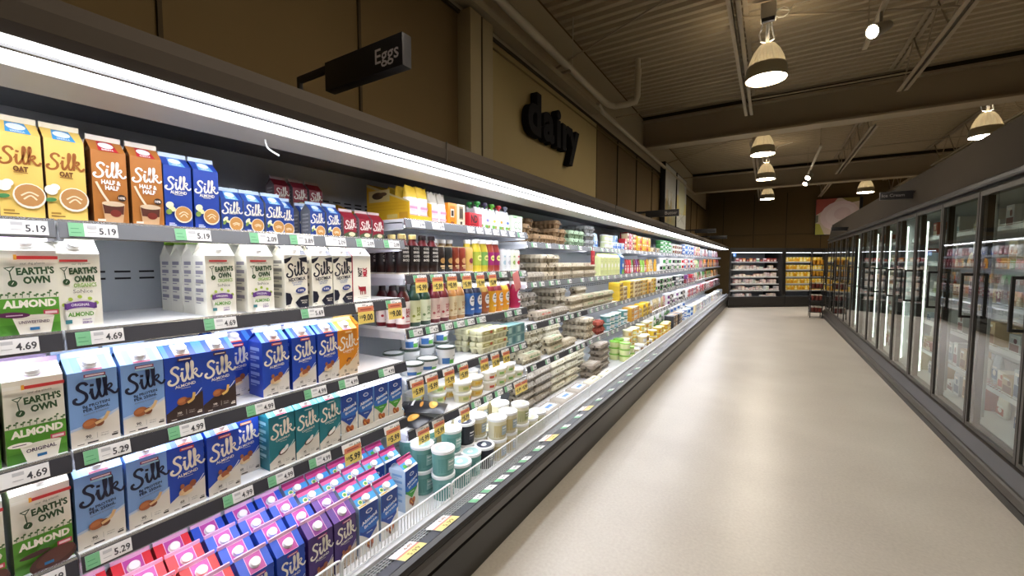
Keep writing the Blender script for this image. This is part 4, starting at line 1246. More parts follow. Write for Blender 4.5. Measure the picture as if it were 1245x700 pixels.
# second shelf
cold = bottle(.0345, .205, '#2a1a16', '#1f1a1a', '#2b2326', lambda a: [a.text(t, .5, .86 - i * .2, .6, '#d9d4cc', .02, .11) for i, t in enumerate(('COLD', 'BREW', 'COFFEE', 'BOLD'))], .34, (.22, .72), .5, 'coffee_bottle', base='#cfc6b4', shoulder='#6a1f26')
cream = bottle(.0345, .205, '#2a1a16', '#1f1a1a', '#e6cf8a', lambda a: [a.text(t, .5, .86 - i * .2, .6, '#d9d4cc', .02, .11) for i, t in enumerate(('COLD', 'BREW', 'COFFEE', 'BOLD'))], .34, (.22, .72), .5, 'coffee_bottle', base='#cfc6b4', shoulder='#6a1f26')
JP = 'second shelf, juice bay'
for i, y in enumerate((1.32, 1.385, 1.452)):
    put(cold, -1.70, y, z2[1] - .0, 'dark coffee bottle tucked behind the milk shelf end', 'second shelf', 'dark coffee bottles') if y > 1.5 else None
for i, y in enumerate((1.518, 1.592)):
    for j in range(4):
        put(cream if j < 2 else cold, -1.60 - j * .073, y, z2[1], 'dark coffee bottle with %s cap' % ('cream' if j < 2 else 'black'), '%s row, %s' % (ONES[j], JP), 'dark coffee bottles')
for i, y in enumerate((1.666, 1.738)):
    for j in range(3):
        put(cold, -1.60 - j * .073, y, z2[1], 'coffee bottle with tall black cap', '%s row, %s' % (ONES[j], JP), 'dark coffee bottles')
swirl = lambda c, c2: (lambda a: (a.ell(.5, .5, .3, c, .14), a.rect(.2, .2, .8, .28, c2), a.rect(.3, .12, .7, .16, c2)))
for y, c, s_, d in ((1.80, '#2c2320', '#a9814a', 'black'), (1.868, '#2a2a2a', '#a9814a', 'charcoal'), (1.93, '#7a3424', '#c99a6a', 'red brown'), (1.993, '#8a3a2a', '#c99a6a', 'rust'), (2.065, '#ddb86a', '#8a3a4a', 'golden')):
    K2 = can(.031, .15, c, '#efdcb4', swirl(s_, '#d9b98a'))
    for j in range(2):
        put(K2, -1.60 - j * .066, y, z2[1], d + ' coffee can', '%s row, %s' % (ONES[j], JP), 'slim coffee cans')
for y, c, l, d in ((2.15, '#d9c23a', '#a9b94a', 'yellow'), (2.225, '#c9b53a', '#7fae5a', 'yellow green'), (2.297, '#a8503a', '#a02a72', 'red and magenta'), (2.366, '#9a3a34', '#8f2a6a', 'dark red and magenta')):
    K2 = bottle(.034, .205, c, l, '#f2f0ec', lambda a: (a.ell(.5, .55, .3, '#e6df8a', .22), a.rect(.3, .5, .7, .58, '#5a7a3a')), .34, (.2, .62), .62)
    for j in range(2):
        put(K2, -1.60 - j * .072, y, z2[1], d + ' juice bottle with white cap', '%s row, %s' % (ONES[j], JP), 'white capped juice bottles')
for y in (1.96, 2.03, 2.10):
    put(bottle(.034, .205, '#8a6a34', '#b99a4a', '#f2f0ec', None, .34, (.2, .62), .62), -1.78, y, z2[1], 'amber bottle with white cap at the back', JP, 'amber bottles at the back')
for y, c, d in ((2.45, '#dfe7ea', 'pale blue'), (2.515, '#e4e6ea', 'white'), (2.578, '#e6ead8', 'white and green'), (2.64, '#e9e6dc', 'white and red')):
    K2 = can(.030, .15, c, '#d9dadd', (lambda cc_: (lambda a: (a.ell(.5, .4, .28, cc_, .13), a.rect(.3, .72, .7, .8, cc_))))({'pale blue': '#a9c6d6', 'white': '#b9bfca', 'white and green': '#8fae5a', 'white and red': '#c2404a'}[d]))
    for j in range(2):
        put(K2, -1.60 - j * .064, y, z2[1], d + ' slim can', '%s row, %s' % (ONES[j], JP), 'white slim cans')
# third shelf
JT = 'third shelf, juice bay'
def kombucha(liq, label, cap, tx, acc, dk=None):
    return bottle(.036, .215, liq, label, cap, lambda a: (a.text(tx, .5, .5, .62, acc, .03, .2, rot=90), a.rect(.30, .1, .7, .13, acc), a.ell(.12, .3, .1, acc, .06), a.ell(.88, .6, .1, acc, .06)), .30, (.10, .64), .40, 'kombucha_bottle', shoulder=dk)
for y, L_, lab, cap, tx, acc, dk, d in ((1.318, '#5a141c', '#e9e2e0', '#2a2224', 'R', '#b02a3a', None, 'dark red kombucha'), (1.40, '#5a141c', '#e9e2e0', '#2a2224', 'R', '#b02a3a', None, 'dark red kombucha'),):
    pass
reds = kombucha('#7a1a26', '#e9dfe0', '#2a2024', 'RISE', '#b02a3a', '#4a1016')
for y in (1.515,):
    pass
for j, (y, K2, d) in enumerate(((1.523, reds, 'dark red bottle with white label'),
      (1.60, kombucha('#2c4a3c', '#dfe3bd', '#2a3a34', 'RISE', '#8a9a3a', '#1f3f36'), 'green bottle with pale yellow label'), (1.678, kombucha('#2c4a3c', '#dfe6d2', '#2a3a34', 'RISE', '#7a9a6a', '#1f3f36'), 'green bottle with pale green label'),
      (1.756, kombucha('#6a2430', '#e6cfc9', '#5a1f2c', 'RISE', '#b5606a', '#6a1f30'), 'dark red bottle with pale pink label'), (1.832, kombucha('#6a2430', '#e3d0cc', '#5a1f2c', 'RISE', '#b03a4a', '#6a1f30'), 'dark red bottle with dusty pink label'),
      (1.905, kombucha('#b58a5a', '#ddd0b0', '#c9b48a', 'RISE', '#b59a6a', '#a9784a'), 'amber bottle with beige label'), (1.98, kombucha('#b58a5a', '#ddd3b6', '#c9b48a', 'RISE', '#b58a6a', '#a9784a'), 'amber bottle with cream label'))):
    for q in range(3):
        put(K2, -1.605 - q * .076, y, z2[2], d, '%s row, %s' % (ONES[q], JT), 'kombucha bottles')
def juice(col, low, cap, sh):
    return bottle(.0385, .195, col, low, cap, lambda a: (a.rect(0, 0, 1, .42, low), a.ell(.5, .64, .30, '#ecebf0', .26), a.rect(.3, .6, .7, .65, '#5a5f6a'), a.ell(.5, .78, .08, '#2a3440', .06), a.rect(.3, .2, .7, .28, '#dfe3ea')), .26, (.08, .74), .56, shoulder=sh)
for y, c, low, sh, d in ((2.068, '#2a3a66', '#3a6ab5', '#1f2540', 'dark blue'), (2.15, '#2c3a62', '#3a66b0', '#1f2540', 'navy'), (2.232, '#8a5a34', '#a9603a', '#a98a4a', 'brown'), (2.318, '#d99a1f', '#e0a92a', '#8a1f2c', 'yellow with red neck'), (2.40, '#d98a2a', '#e09a34', '#8a3040', 'orange'), (2.483, '#e0b02c', '#e6a02c', '#e0c24a', 'golden'), (2.64, '#c23a66', '#b52a5a', '#8a1f34', 'magenta')):
    K2 = juice(c, low, '#f2f1ef', sh)
    for q in range(3):
        put(K2, -1.605 - q * .08, y, z2[2], d + ' juice bottle', '%s row, %s' % (ONES[q], JT), 'round label juice bottles')
# fourth shelf
JF = 'fourth shelf, juice bay'
def sour(a):
    a.rect(0, .0, .35, .45, '#3f6fae'); a.rect(.35, 0, .6, .3, '#5fae4a'); a.rect(.5, .5, .9, .62, '#b9bcc0'); a.rect(.5, .3, .9, .34, '#9a9da2'); a.rect(.5, .2, .8, .23, '#9a9da2')
t_s = tub(.046, .056, .105, '#e9eaec', '#4a564e', sour, lid_top='#eceef0')
t_w = tub(.050, .060, .062, '#e9eaec', '#4a564e', sour, lid_top='#f0f2f4')
for y in (1.575, 1.70, 1.825, 1.955):
    put(t_s, -1.738, y, z2[3], 'white tub with green rim', 'lower back layer, ' + JF, 'white tubs with green rims')
for y in (1.70, 1.825, 1.955):
    put(t_s, -1.738, y, z2[3] + .107, 'white tub with green rim', 'upper back layer, ' + JF, 'white tubs with green rims')
for y in (1.585, 1.715):
    put(t_w, -1.605 - (y - 1.585) * .1, y, z2[3], 'low wide white tub', 'front row, ' + JF, 'low white tubs')
put(t_s, -1.605, 1.855, z2[3], 'white tub standing in front of the stacked tubs', JF, 'white tubs with green rims')
# yellow green egg bite packs and teal packs on the fourth shelf
def egg_pack(col, lab, seed=0, name='egg_pack'):
    """six-egg pulp pack: rounded cups below, domed lid with two bulges on the end"""
    m = MB()
    for i in range(3):
        for j in (-1, 1):
            m.lathe([(.017, 0), (.024, .012), (.027, .034)], col, 10, c=(j * .026, -.05 + i * .05, 0))
    m.bbox(-.055, .055, -.08, .08, .033, .040, col, .003)
    for j in (-1, 1):
        m.bbox(j * .027 - .0262, j * .027 + .0262, -.076, .076, .038, .076, col, .016)
    l = MB()
    a = Art(l, Frame((.0535, -.06, .048), (0, .12, 0), (0, 0, .02)))
    a.rect(0, 0, 1, 1, lab); a.ell(.75, .5, .12, '#b0503a', .5); a.rect(.1, .3, .5, .6, '#e9e2c4')
    return Kind(name, 'egg pack', [('pulp_shell', m), ('label_print', l)])
E1 = egg_pack(paper('#d9d6b4'), '#b5b06a')
for i, y in enumerate((2.22, 2.385)):
    for lv in (0, 1):
        put(E1, -1.605, y, z2[3] + lv * .0775, '%s pale yellow six egg pack' % ('lower' if lv == 0 else 'upper'), JF, 'pale yellow egg packs')
        put(E1, -1.73, y, z2[3] + lv * .0775, '%s pale yellow six egg pack behind' % ('lower' if lv == 0 else 'upper'), JF, 'pale yellow egg packs')
tealp = box_item(.115, .11, .07, '#7fa5a5', lambda a: (a.rect(.05, .08, .95, .92, '#5d8a8f'), a.rect(.1, .2, .45, .8, '#a9c9c6'), a.rect(.55, .2, .9, .8, '#4a7a82'), a.rect(.5, 0, .52, 1, '#b9d0d0')), 'egg_bite_pack', 'food pack')
for y in (2.52, 2.64):
    for lv in (0, 1):
        put(tealp, -1.61, y, z2[3] + lv * .0715, '%s teal food pack' % ('lower' if lv == 0 else 'upper'), JF, 'teal food packs')
# fifth shelf: black pouches and dip tubs
def flat_pouch(seed):
    r = random.Random(seed)
    m = MB()
    L, Wd = .26, .165
    n = 10
    V = []
    for i in range(n + 1):
        for j in range(n + 1):
            u, v = i / n, j / n
            puff = .032 * (math.sin(PI * u) * math.sin(PI * v)) ** .6 if 0 < u < 1 and 0 < v < 1 else 0
            V.append(((u - .5) * L, (v - .5) * Wd, .002 + puff + .003 * math.sin(9 * u + seed) * math.sin(7 * v)))
    F = [(i * (n + 1) + j, (i + 1) * (n + 1) + j, (i + 1) * (n + 1) + j + 1, i * (n + 1) + j + 1) for i in range(n) for j in range(n)]
    m.mesh(V, F, mat('#2b2c33', .28))
    m.mesh([(x, y, .001) for x, y, z in V], [f[::-1] for f in F], mat('#2b2c33', .28))
    a = MB()
    H = lambda u, v: .0055 + .032 * (math.sin(PI * min(max(u, .02), .98)) * math.sin(PI * min(max(v, .02), .98))) ** .6
    f = Frame((-L / 2, -Wd / 2, 0), (0, Wd, 0), (L, 0, 0), .0002)
    f.curve = lambda u, v, e: Vector(((v - .5) * L, (u - .5) * Wd, H(v, u) + .0012 + e * 2))
    A = Art(a, f)
    A.ell(.40, .74, .26, '#e0a84a', .09); A.ell(.44, .76, .15, '#f0c46a', .05); A.ell(.78, .60, .12, '#7f9fae', .04); A.ell(.3, .5, .16, '#c98a3a', .035)
    A.rect(.2, .28, .7, .33, '#e9e9ea'); A.rect(.25, .2, .5, .22, '#9fa3a9'); A.ell(.7, .42, .14, '#5a7a86', .03)
    return Kind('snack_pouch', 'pouch', [('pouch_body', m), ('front_print', a)])
fp = flat_pouch(1)
o = put(fp, -1.66, 1.585, z2[4] + .002, 'black food pouch lying lowest under the crossed one', 'fifth shelf', 'black food pouches', .15)
o = put(fp, -1.645, 1.70, z2[4] + .036, 'black food pouch crossing on top with golden food picture', 'fifth shelf', 'black food pouches', .55); o.rotation_euler = (0, .05, .55)
o = put(fp, -1.84, 1.60, z2[4] + .03, 'black food pouch leaning at the back', 'fifth shelf', 'black food pouches', .2); o.rotation_euler = (0, -.75, .2); o.location.z += .10
def dip(c1, c2, lab):
    return tub(.050, .057, .062, '#e3e0d2', '#efeeea', lambda a: (a.rect(0, .1, 1, .95, lab), a.rect(.2, .35, .45, .75, c1), a.ell(.68, .5, .12, c2, .3), a.rect(.48, .5, .56, .9, '#e3c94a')), lid_top='#f4f4f2')
dips = [dip('#8fae5a', '#b9644a', '#cdd3a4'), dip('#a9b56a', '#c2503a', '#d6cf9a'), dip('#d6a93a', '#b0743a', '#dcc07a'), dip('#b5432f', '#7a3a2a', '#e0d6cc'), dip('#7fae5a', '#e0d0a4', '#d9dcc4')]
DN = ['green label dip tub', 'olive label dip tub', 'golden label dip tub', 'red tomato label dip tub', 'pale green label dip tub']
JV = 'fifth shelf, juice bay'
for y, x, lv, q in ((1.82, -1.83, 1, 0), (1.90, -1.72, 2, 0), (2.00, -1.60, 2, 1), (2.13, -1.605, 2, 2), (2.29, -1.605, 2, 3), (2.41, -1.605, 2, 4), (2.53, -1.605, 2, 4), (2.65, -1.605, 1, 4), (2.02, -1.73, 2, 2), (2.25, -1.73, 2, 3)):
    for l in range(lv):
        put(dips[q], x, y, z2[4] + l * .064, ('lower ' if l == 0 else 'upper ') + DN[q], JV, 'dip tubs on the fifth shelf')
# bottom deck: big yogurt pails
def pail(body, lab, lid='#f1f2f4', lidc=None, acc='#8fb5b0'):
    return tub(.053, .0585, .128, body, lid, lambda a: (a.rect(0, .08, 1, .86, lab), a.rect(.33, .2, .62, .8, acc), a.rect(.36, .62, .59, .7, '#f4f4f2'), a.rect(.36, .45, .59, .49, '#f4f4f2'), a.ell(.82, .35, .1, acc, .14)), 'yogurt_pail', 'yogurt pail', lidart=(lambda a: (a.ell(.5, .5, .55, lidc or lid, .55), a.ell(.42, .5, .22, '#e9eef0', .2), a.ell(.62, .62, .14, '#c9d6d4', .14))) if lidc else None, lh=.016)
P_T = pail('#6fa39c', '#5d958f', lidc='#a9cfd0', acc='#9fc4be')
P_D = pail('#22222c', '#1e1e28', lidc='#3a4258', acc='#3a3a46')
P_C = pail('#e0d9bd', '#c9b987', lidc='#e6e2b4', acc='#a9bccb')
P_G = pail('#dfdcc4', '#b9bc92', lidc='#dfe0a6', acc='#8f9a6a')
pl = [(-1.39, 1.585, 2, P_T, 'teal'), (-1.50, 1.565, 2, P_T, 'teal'), (-1.385, 1.725, 1, P_T, 'teal'), (-1.505, 1.80, 2, P_T, 'teal'), (-1.42, 1.849, 1, P_T, 'teal'), (-1.50, 1.925, 2, P_D, 'dark'), (-1.405, 1.962, 1, P_D, 'dark'),
      (-1.51, 2.05, 2, P_C, 'cream'), (-1.385, 2.085, 2, P_C, 'cream'), (-1.38, 2.21, 2, P_C, 'cream'), (-1.517, 2.313, 2, P_G, 'pale green'), (-1.40, 2.372, 2, P_G, 'pale green'), (-1.385, 2.495, 1, P_G, 'pale yellow lidded'), (-1.505, 2.55, 1, P_G, 'pale yellow lidded'), (-1.40, 2.62, 1, P_G, 'pale yellow lidded'), (-1.52, 2.18, 1, P_C, 'cream')]
pl += [(-1.63, y, 2, P_T if y < 1.85 else P_C, 'teal' if y < 1.85 else 'cream') for y in (1.60, 1.73, 1.86, 1.99, 2.12, 2.25, 2.40)]
for x, y, n, k, d in pl:
    x = min(x, -1.396) if x > -1.45 else -1.522 if x > -1.58 else -1.65
    for l in range(n):
        put(k, x, y, DECK + l * .1295, '%s %s yogurt pail' % ('lower' if l == 0 else 'upper', d), ('bottom deck, front row' if x > -1.45 else 'bottom deck, second row' if x > -1.58 else 'bottom deck, back row'), 'yogurt pails')

# ================================================================== EGG BAYS
def egg_carton(col, lab=None, lab2=None, n=6, rows=2, seed=0, printed=False):
    """pulp egg carton; long side along y, ends at +-y"""
    m = MB()
    C = mat(col, .85, noise=.22, scale=70, bump=.5)
    p = .0465
    L, Wd = n * p + .012, rows * p + .010
    for i in range(n):
        for j in range(rows):
            m.lathe([(.0125, 0), (.0175, .008), (.0238, .036)], C, 8, c=((j - (rows - 1) / 2) * p, (i - (n - 1) / 2) * p, 0))
    m.bbox(-Wd / 2 - .004, Wd / 2 + .004, -L / 2 - .004, L / 2 + .004, .034, .039, C, .0015)
    # domed lid with chamfered corners and scalloped long sides
    zs = [(.036, .001), (.062, .008), (.0695, .015), (.0700, .0175)]
    ring = []
    for z, ins in zs:
        x, y, ch = Wd / 2 - ins, L / 2 - ins, .012
        ring.append([(x, -y + ch, z), (x, y - ch, z), (x - ch, y, z), (-x + ch, y, z), (-x, y - ch, z), (-x, -y + ch, z), (-x + ch, -y, z), (x - ch, -y, z)])
    V = [q for r_ in ring for q in r_]
    F = [(a * 8 + k, a * 8 + (k + 1) % 8, (a + 1) * 8 + (k + 1) % 8, (a + 1) * 8 + k) for a in range(len(zs) - 1) for k in range(8)] + [tuple(range(24, 32))]
    m.mesh(V, F, C)
    for i in range(n):
        for s_ in (-1, 1):
            m.lathe([(.019, .038), (.011, .0655)], C, 8, c=(s_ * (Wd / 2 - .016), (i - (n - 1) / 2) * p, 0))
    dk = paper('#3f382f')
    for s_ in (-1, 1):            # finger notch on both ends
        m.lathe([(.0001, .0), (.009, .0004)], dk, 8, c=(0, s_ * (L / 2 + .001), .047), rot=Matrix.Rotation(-s_ * PI / 2, 3, 'X'))
    l = MB()
    a = Art(l, Frame((Wd / 2 - .0012, -L / 2 + .02, .041), (0, L - .04, 0), (-.002, 0, .016), .0003))
    b = Art(l, Frame((Wd / 2 - .02, -L / 2 + .02, .0703), (0, L - .04, 0), (-Wd + .04, 0, 0), .0003))
    if lab:
        a.rect(.28, .1, .85, .9, lab); a.rect(.4, .35, .7, .6, lab2 or '#efece2')
        b.rect(.25, .1, .9, .9, lab2 or lab); b.rect(.4, .3, .8, .6, lab)
    return Kind('egg_carton', 'egg carton', [('pulp_shell', m)] + ([('label_print', l)] if lab else []))
EC = {'brown': egg_carton('#9d8263'), 'grey': egg_carton('#a69e92', '#c5bfb5', '#b9b4aa'), 'tan': egg_carton('#bbb09b', '#d8d2c4', '#cfc8b6'), 'green': egg_carton('#b8b099', '#6f9e6a', '#d6dcc4'), 'mint': egg_carton('#a3b99b', '#7fb48a', '#dfe9da'),
      'red': egg_carton('#b3a99a', '#c9584a', '#e9e2d8'), 'pink': egg_carton('#a05548', '#8f4438'), 'blue': egg_carton('#a8a197', '#5a86c9', '#cfdcee', 6, 3), 'flat': egg_carton('#8f8579', '#bfb8ac', '#a9a195', 6, 3), 'print': egg_carton('#d3cdb9', '#8f8a5c', '#e2dcc8'), 'silver': egg_carton('#959695', '#d9dadb', '#bfc0c0')}
EL = .0725
EB = 'egg bay'
def stack(k, x, y, z, n, desc, place, rz=0.0, group=None):
    lev = ['bottom', 'second', 'third', 'fourth', 'fifth']
    for i in range(n):
        put(EC[k], x + random.uniform(-.004, .004), y + random.uniform(-.004, .004), z + i * EL, desc, place if n == 1 else ('%s level, %s' % (lev[i] if i < n - 1 else 'topmost', place)), group or 'pulp egg cartons', rz + random.uniform(-.03, .03))
A4, B4, C4, D4 = SH[4]
Q = PI / 2
# top shelf
for y, n, x in ((2.80, 2, -1.72), (2.95, 1, -1.70), (3.07, 3, -1.84), (3.19, 2, -1.84), (3.35, 3, -1.72), (3.465, 2, -1.72)):
    stack('brown', x - .02, y + .02, A4, n, 'brown egg carton end on', 'top shelf, ' + EB, Q)
stack('brown', -1.615, 3.145, A4, 1, 'brown egg carton laid lengthwise', 'top shelf, ' + EB)
for y in (3.62, 3.735, 3.85):
    stack('mint', -1.70, y, A4, 2, 'mint green egg carton', 'top shelf, ' + EB, Q)
for y in (4.03, 4.15):
    stack('silver', -1.71, y, A4, 3, 'silver grey egg carton', 'top shelf', Q)
# second shelf
for y in (2.80, 2.92):
    stack('grey', -1.855, y, B4, 2, 'grey egg carton end on', 'second shelf, ' + EB, Q)
stack('grey', -1.61, 2.90, B4, 1, 'dark based egg carton lengthwise at front', 'second shelf, ' + EB)
for y in (3.10, 3.22):
    stack('tan', -1.72, y, B4, 3, 'tan egg carton end on', 'second shelf, ' + EB, Q)
for y in (3.47, 3.79, 4.10):
    stack('tan', -1.615, y, B4, 2, 'tan egg carton lengthwise', 'second shelf, ' + EB)
stack('tan', -1.73, 3.45, B4, 3, 'tan egg carton lengthwise behind', 'second shelf, ' + EB)
# third shelf
for y in (2.79, 2.905, 3.02, 3.135):
    stack('grey', -1.855, y, C4, 3, 'grey egg carton end on', 'third shelf, ' + EB, Q)
stack('red', -1.615, 3.07, C4, 1, 'egg carton with red label lengthwise', 'third shelf, ' + EB)
stack('red', -1.615, 2.80 - .0, C4, 1, 'egg carton with red label end', 'third shelf, ' + EB, Q) if False else None
stack('grey', -1.615, 3.39, C4, 1, 'grey egg carton lengthwise', 'third shelf, ' + EB)
for y in (3.62, 3.735):
    stack('tan', -1.855, y + .03, C4, 3, 'tan egg carton end on', 'third shelf, ' + EB, Q)
for y in (3.75, 4.07, 4.39, 4.71):
    stack('tan' if y < 4 else 'green', -1.615, y, C4, 2, 'olive labelled egg carton lengthwise' if y > 4 else 'tan egg carton lengthwise', 'third shelf, ' + EB)
stack('tan', -1.73, 4.15, C4, 3, 'tan egg carton lengthwise behind', 'third shelf, ' + EB)
# fourth shelf
stack('green', -1.855, 2.80, D4, 2, 'green labelled egg carton end on', 'fourth shelf, ' + EB, Q)
stack('green', -1.615, 2.87, D4, 1, 'green labelled egg carton lengthwise', 'fourth shelf, ' + EB)
stack('green', -1.855, 2.95, D4, 2, 'green labelled egg carton second end on', 'fourth shelf, ' + EB, Q)
for y in (3.06, 3.17, 3.28):
    stack('green', -1.855, y, D4, 3, 'green labelled egg carton end on', 'fourth shelf, mid ' + EB, Q)
stack('green', -1.615, 3.29, D4, 2, 'green labelled egg carton lengthwise', 'fourth shelf, mid ' + EB)
stack('print', -1.74, 3.49, D4, 3, 'cream printed egg carton lengthwise', 'fourth shelf, ' + EB)
stack('tan', -1.615, 3.60, D4, 1, 'tan egg carton lengthwise', 'fourth shelf, ' + EB)
for y in (4.02, 4.135):
    stack('tan', -1.70, y, D4, 3, 'tan egg carton end on', 'fourth shelf, ' + EB, Q)
for y in (4.36, 4.48):
    stack('pink', -1.70, y, D4, 2, 'rust pink egg carton', 'fourth shelf, butter bay', Q)
# deck
for y in (2.88, 3.19, 3.50, 3.81):
    stack('print' if y > 3.3 else 'grey', -1.685, y, DECK, 4, ('cream printed' if y > 3.3 else 'grey') + ' egg carton', 'bottom deck stack by tubs', 0)
for y in (2.86, 3.18, 3.49):
    stack('blue', -1.45, y, DECK, 1, 'wide egg tray with blue label', 'bottom deck at front')
stack('print', -1.43, 3.80, DECK, 1, 'cream printed egg carton', 'bottom deck at front', 0)
stack('print', -1.405, 4.12, DECK, 1, 'cream printed egg carton', 'bottom deck at front', 0)
stack('flat', -1.60, 3.82, DECK, 1, 'wide grey egg tray at front', 'bottom deck', 0.15) if False else None
stack('flat', -1.57, 4.14, DECK, 2, 'wide grey egg tray', 'bottom deck middle')
for y in (4.14,):
    stack('print', -1.75, y, DECK, 4, 'cream printed egg carton', 'bottom deck far back')
stack('flat', -1.62, 4.52, DECK, 4, 'wide grey egg tray', 'bottom deck far stack')

# ================================================================== BUTTER, CHEESE AND FAR BAYS
_bx = {}
def bx(w, d, h, c, c2, name='food_box', cat='box'):
    k = (w, d, h, c, c2, name)
    if k not in _bx:
        r = random.Random(str(k))
        _bx[k] = box_item(w, d, h, c, lambda a: (a.rect(.08, .12, .92, .5, c2), a.ell(.3 + .4 * r.random(), .68, .16, c2, .14), a.rect(.15, .8, .7, .9, '#efeee9')), name, cat)
    return _bx[k]
_tb = {}
def tb(r, h, c, c2, lid):
    k = (r, h, c, c2, lid)
    if k not in _tb:
        _tb[k] = tub(r * .9, r, h, c, lid, lambda a: (a.rect(.1, .15, .9, .8, c2), a.ell(.5, .5, .12, '#efeee9', .25)), n=14)
    return _tb[k]
_bg = {}
def bag(w, h, c, c2, name='food_bag'):
    k = (w, h, c, c2, name)
    if k not in _bg:
        _bg[k] = pouch(w, .04, h, c, lambda a: (a.rect(.1, .1, .9, .7, c2), a.ell(.5, .5, .22, '#e9e4dc', .2), a.rect(.2, .8, .8, .92, '#f0eee9')), c, name, 'bag', True, len(_bg))
    return _bg[k]
CN = {'#4a7fc9': 'blue', '#3a66b5': 'deep blue', '#e3c23a': 'yellow', '#c2303a': 'red', '#e09a2a': 'orange', '#e6e6e8': 'white', '#4a9a52': 'green', '#8fc24a': 'lime', '#5f9fa0': 'teal', '#7a3f8a': 'purple', '#8a6a44': 'brown', '#2a2c34': 'black', '#d9c9a0': 'beige', '#d98a9a': 'pink', '#9aa0aa': 'grey', '#7a1f2c': 'dark red', '#bcd6ea': 'pale blue', '#dfe6b4': 'pale green', '#d6a23a': 'gold'}
def fill(kind, z, y0, y1, step, lv, cols, x=-1.60, size=None, shelf='', bay='', jitter=.0, dep=1, hl=None):
    y = y0 + step / 2
    r = random.Random(int(y0 * 1000 + z * 77))
    i = 0
    while y < y1 - step * .4:
        c, c2 = cols[(i if len(cols) < 4 else r.randrange(len(cols))) % len(cols)]
        n = lv if isinstance(lv, int) else r.choice(lv)
        if n > 1 and r.random() < .22: n -= 1
        if r.random() < .05:
            y += step; i += 1; continue
        xj = r.uniform(-.012, .008)
        for l in range(n):
            if kind == 'box':
                w, d, h = size or (step * .94, .10, .08); k = bx(round(w, 3), d, h, c, c2)
            elif kind == 'tub':
                w, h = size or (step * .46, .07); k = tb(w, h, c, c2, hl or '#efefee')
            else:
                w, h = size or (step * .9, .16); k = bag(w, h, c, c2)
            h = {'box': lambda: size[2] if size else .08, 'tub': lambda: size[1] if size else .07}.get(kind, lambda: .16)()
            lev = '' if n == 1 else ['bottom', 'second', 'third', 'fourth'][l] + ' level, '
            for q in range(dep):
                put(k, x + xj - q * .12, y + r.uniform(-.003, .003), z + l * (h + .0012), '%s %s%s' % (CN[c], {'box': 'food box', 'tub': 'tub', 'bag': 'food bag'}[kind], ' behind' if q else ''), '%s%s, %s' % (lev, shelf, bay), '%s %ss on the %s' % (CN[c], {'box': 'food boxe', 'tub': 'tub', 'bag': 'food bag'}[kind], shelf))
        y += step
        i += 1
BLU, DBL, YEL, RED, ORA, WHI, GRN, LIM, TEA, PUR, BRO, BLK, BEI, PNK, GRY, DRD, PBL, PGR, GLD = '#4a7fc9 #3a66b5 #e3c23a #c2303a #e09a2a #e6e6e8 #4a9a52 #8fc24a #5f9fa0 #7a3f8a #8a6a44 #2a2c34 #d9c9a0 #d98a9a #9aa0aa #7a1f2c #bcd6ea #dfe6b4 #d6a23a'.split()
T, S2, S3, S4, S5 = 'top shelf', 'second shelf', 'third shelf', 'fourth shelf', 'bottom deck'
BU, CH, F1, F2 = 'butter bay', 'cheese bays', 'far bays', 'farthest bays'
# top shelf, walking away from the camera
fill('bag', A4, 4.25, 4.50, .11, 1, [(PBL, BLU)], size=(.10, .15), shelf=T, bay=BU, dep=2)
fill('tub', A4, 4.50, 4.80, .10, 2, [(PGR, WHI)], size=(.045, .075), shelf=T, bay=BU)
fill('box', A4, 4.80, 5.25, .085, 2, [(WHI, BLU), (PBL, DBL)], size=(.08, .08, .078), shelf=T, bay=BU)
fill('box', A4, 5.25, 5.80, .09, 3, [(YEL, RED), (RED, WHI), (PNK, RED), (BEI, DRD)], size=(.084, .08, .07), shelf=T, bay=CH)
fill('box', A4, 5.80, 6.60, .13, 2, [(YEL, ORA), (ORA, RED), (GLD, YEL)], size=(.12, .10, .10), shelf=T, bay=CH)
fill('box', A4, 5.75, 6.3, .13, 3, [(RED, PNK)], x=-1.74, size=(.12, .1, .085), shelf=T + ' back', bay=CH)
fill('box', A4, 6.70, 7.3, .14, 1, [(BEI, BRO), (BRO, GRY)], size=(.12, .1, .07), shelf=T, bay=CH)
fill('tub', A4, 7.35, 8.3, .145, 3, [(GRN, WHI), (WHI, GRN)], size=(.066, .07), shelf=T, bay=F1, hl='#6fbf7a')
fill('tub', A4, 8.35, 9.3, .15, 2, [(WHI, BRO), (BEI, DRD)], size=(.068, .09), shelf=T, bay=F1)
fill('tub', A4, 9.4, 10.9, .16, 2, [(DBL, WHI), (WHI, DBL), (PBL, BLU)], size=(.072, .11), shelf=T, bay=F1)
fill('box', A4, 10.95, 11.9, .2, 2, [(PNK, WHI), (BEI, RED)], size=(.18, .12, .11), shelf=T, bay=F1)
fill('bag', A4, 12.0, 17.0, .21, 1, [(GRY, WHI), (DRD, PNK), (WHI, RED), (GRY, DBL)], size=(.19, .2), shelf=T, bay=F2)
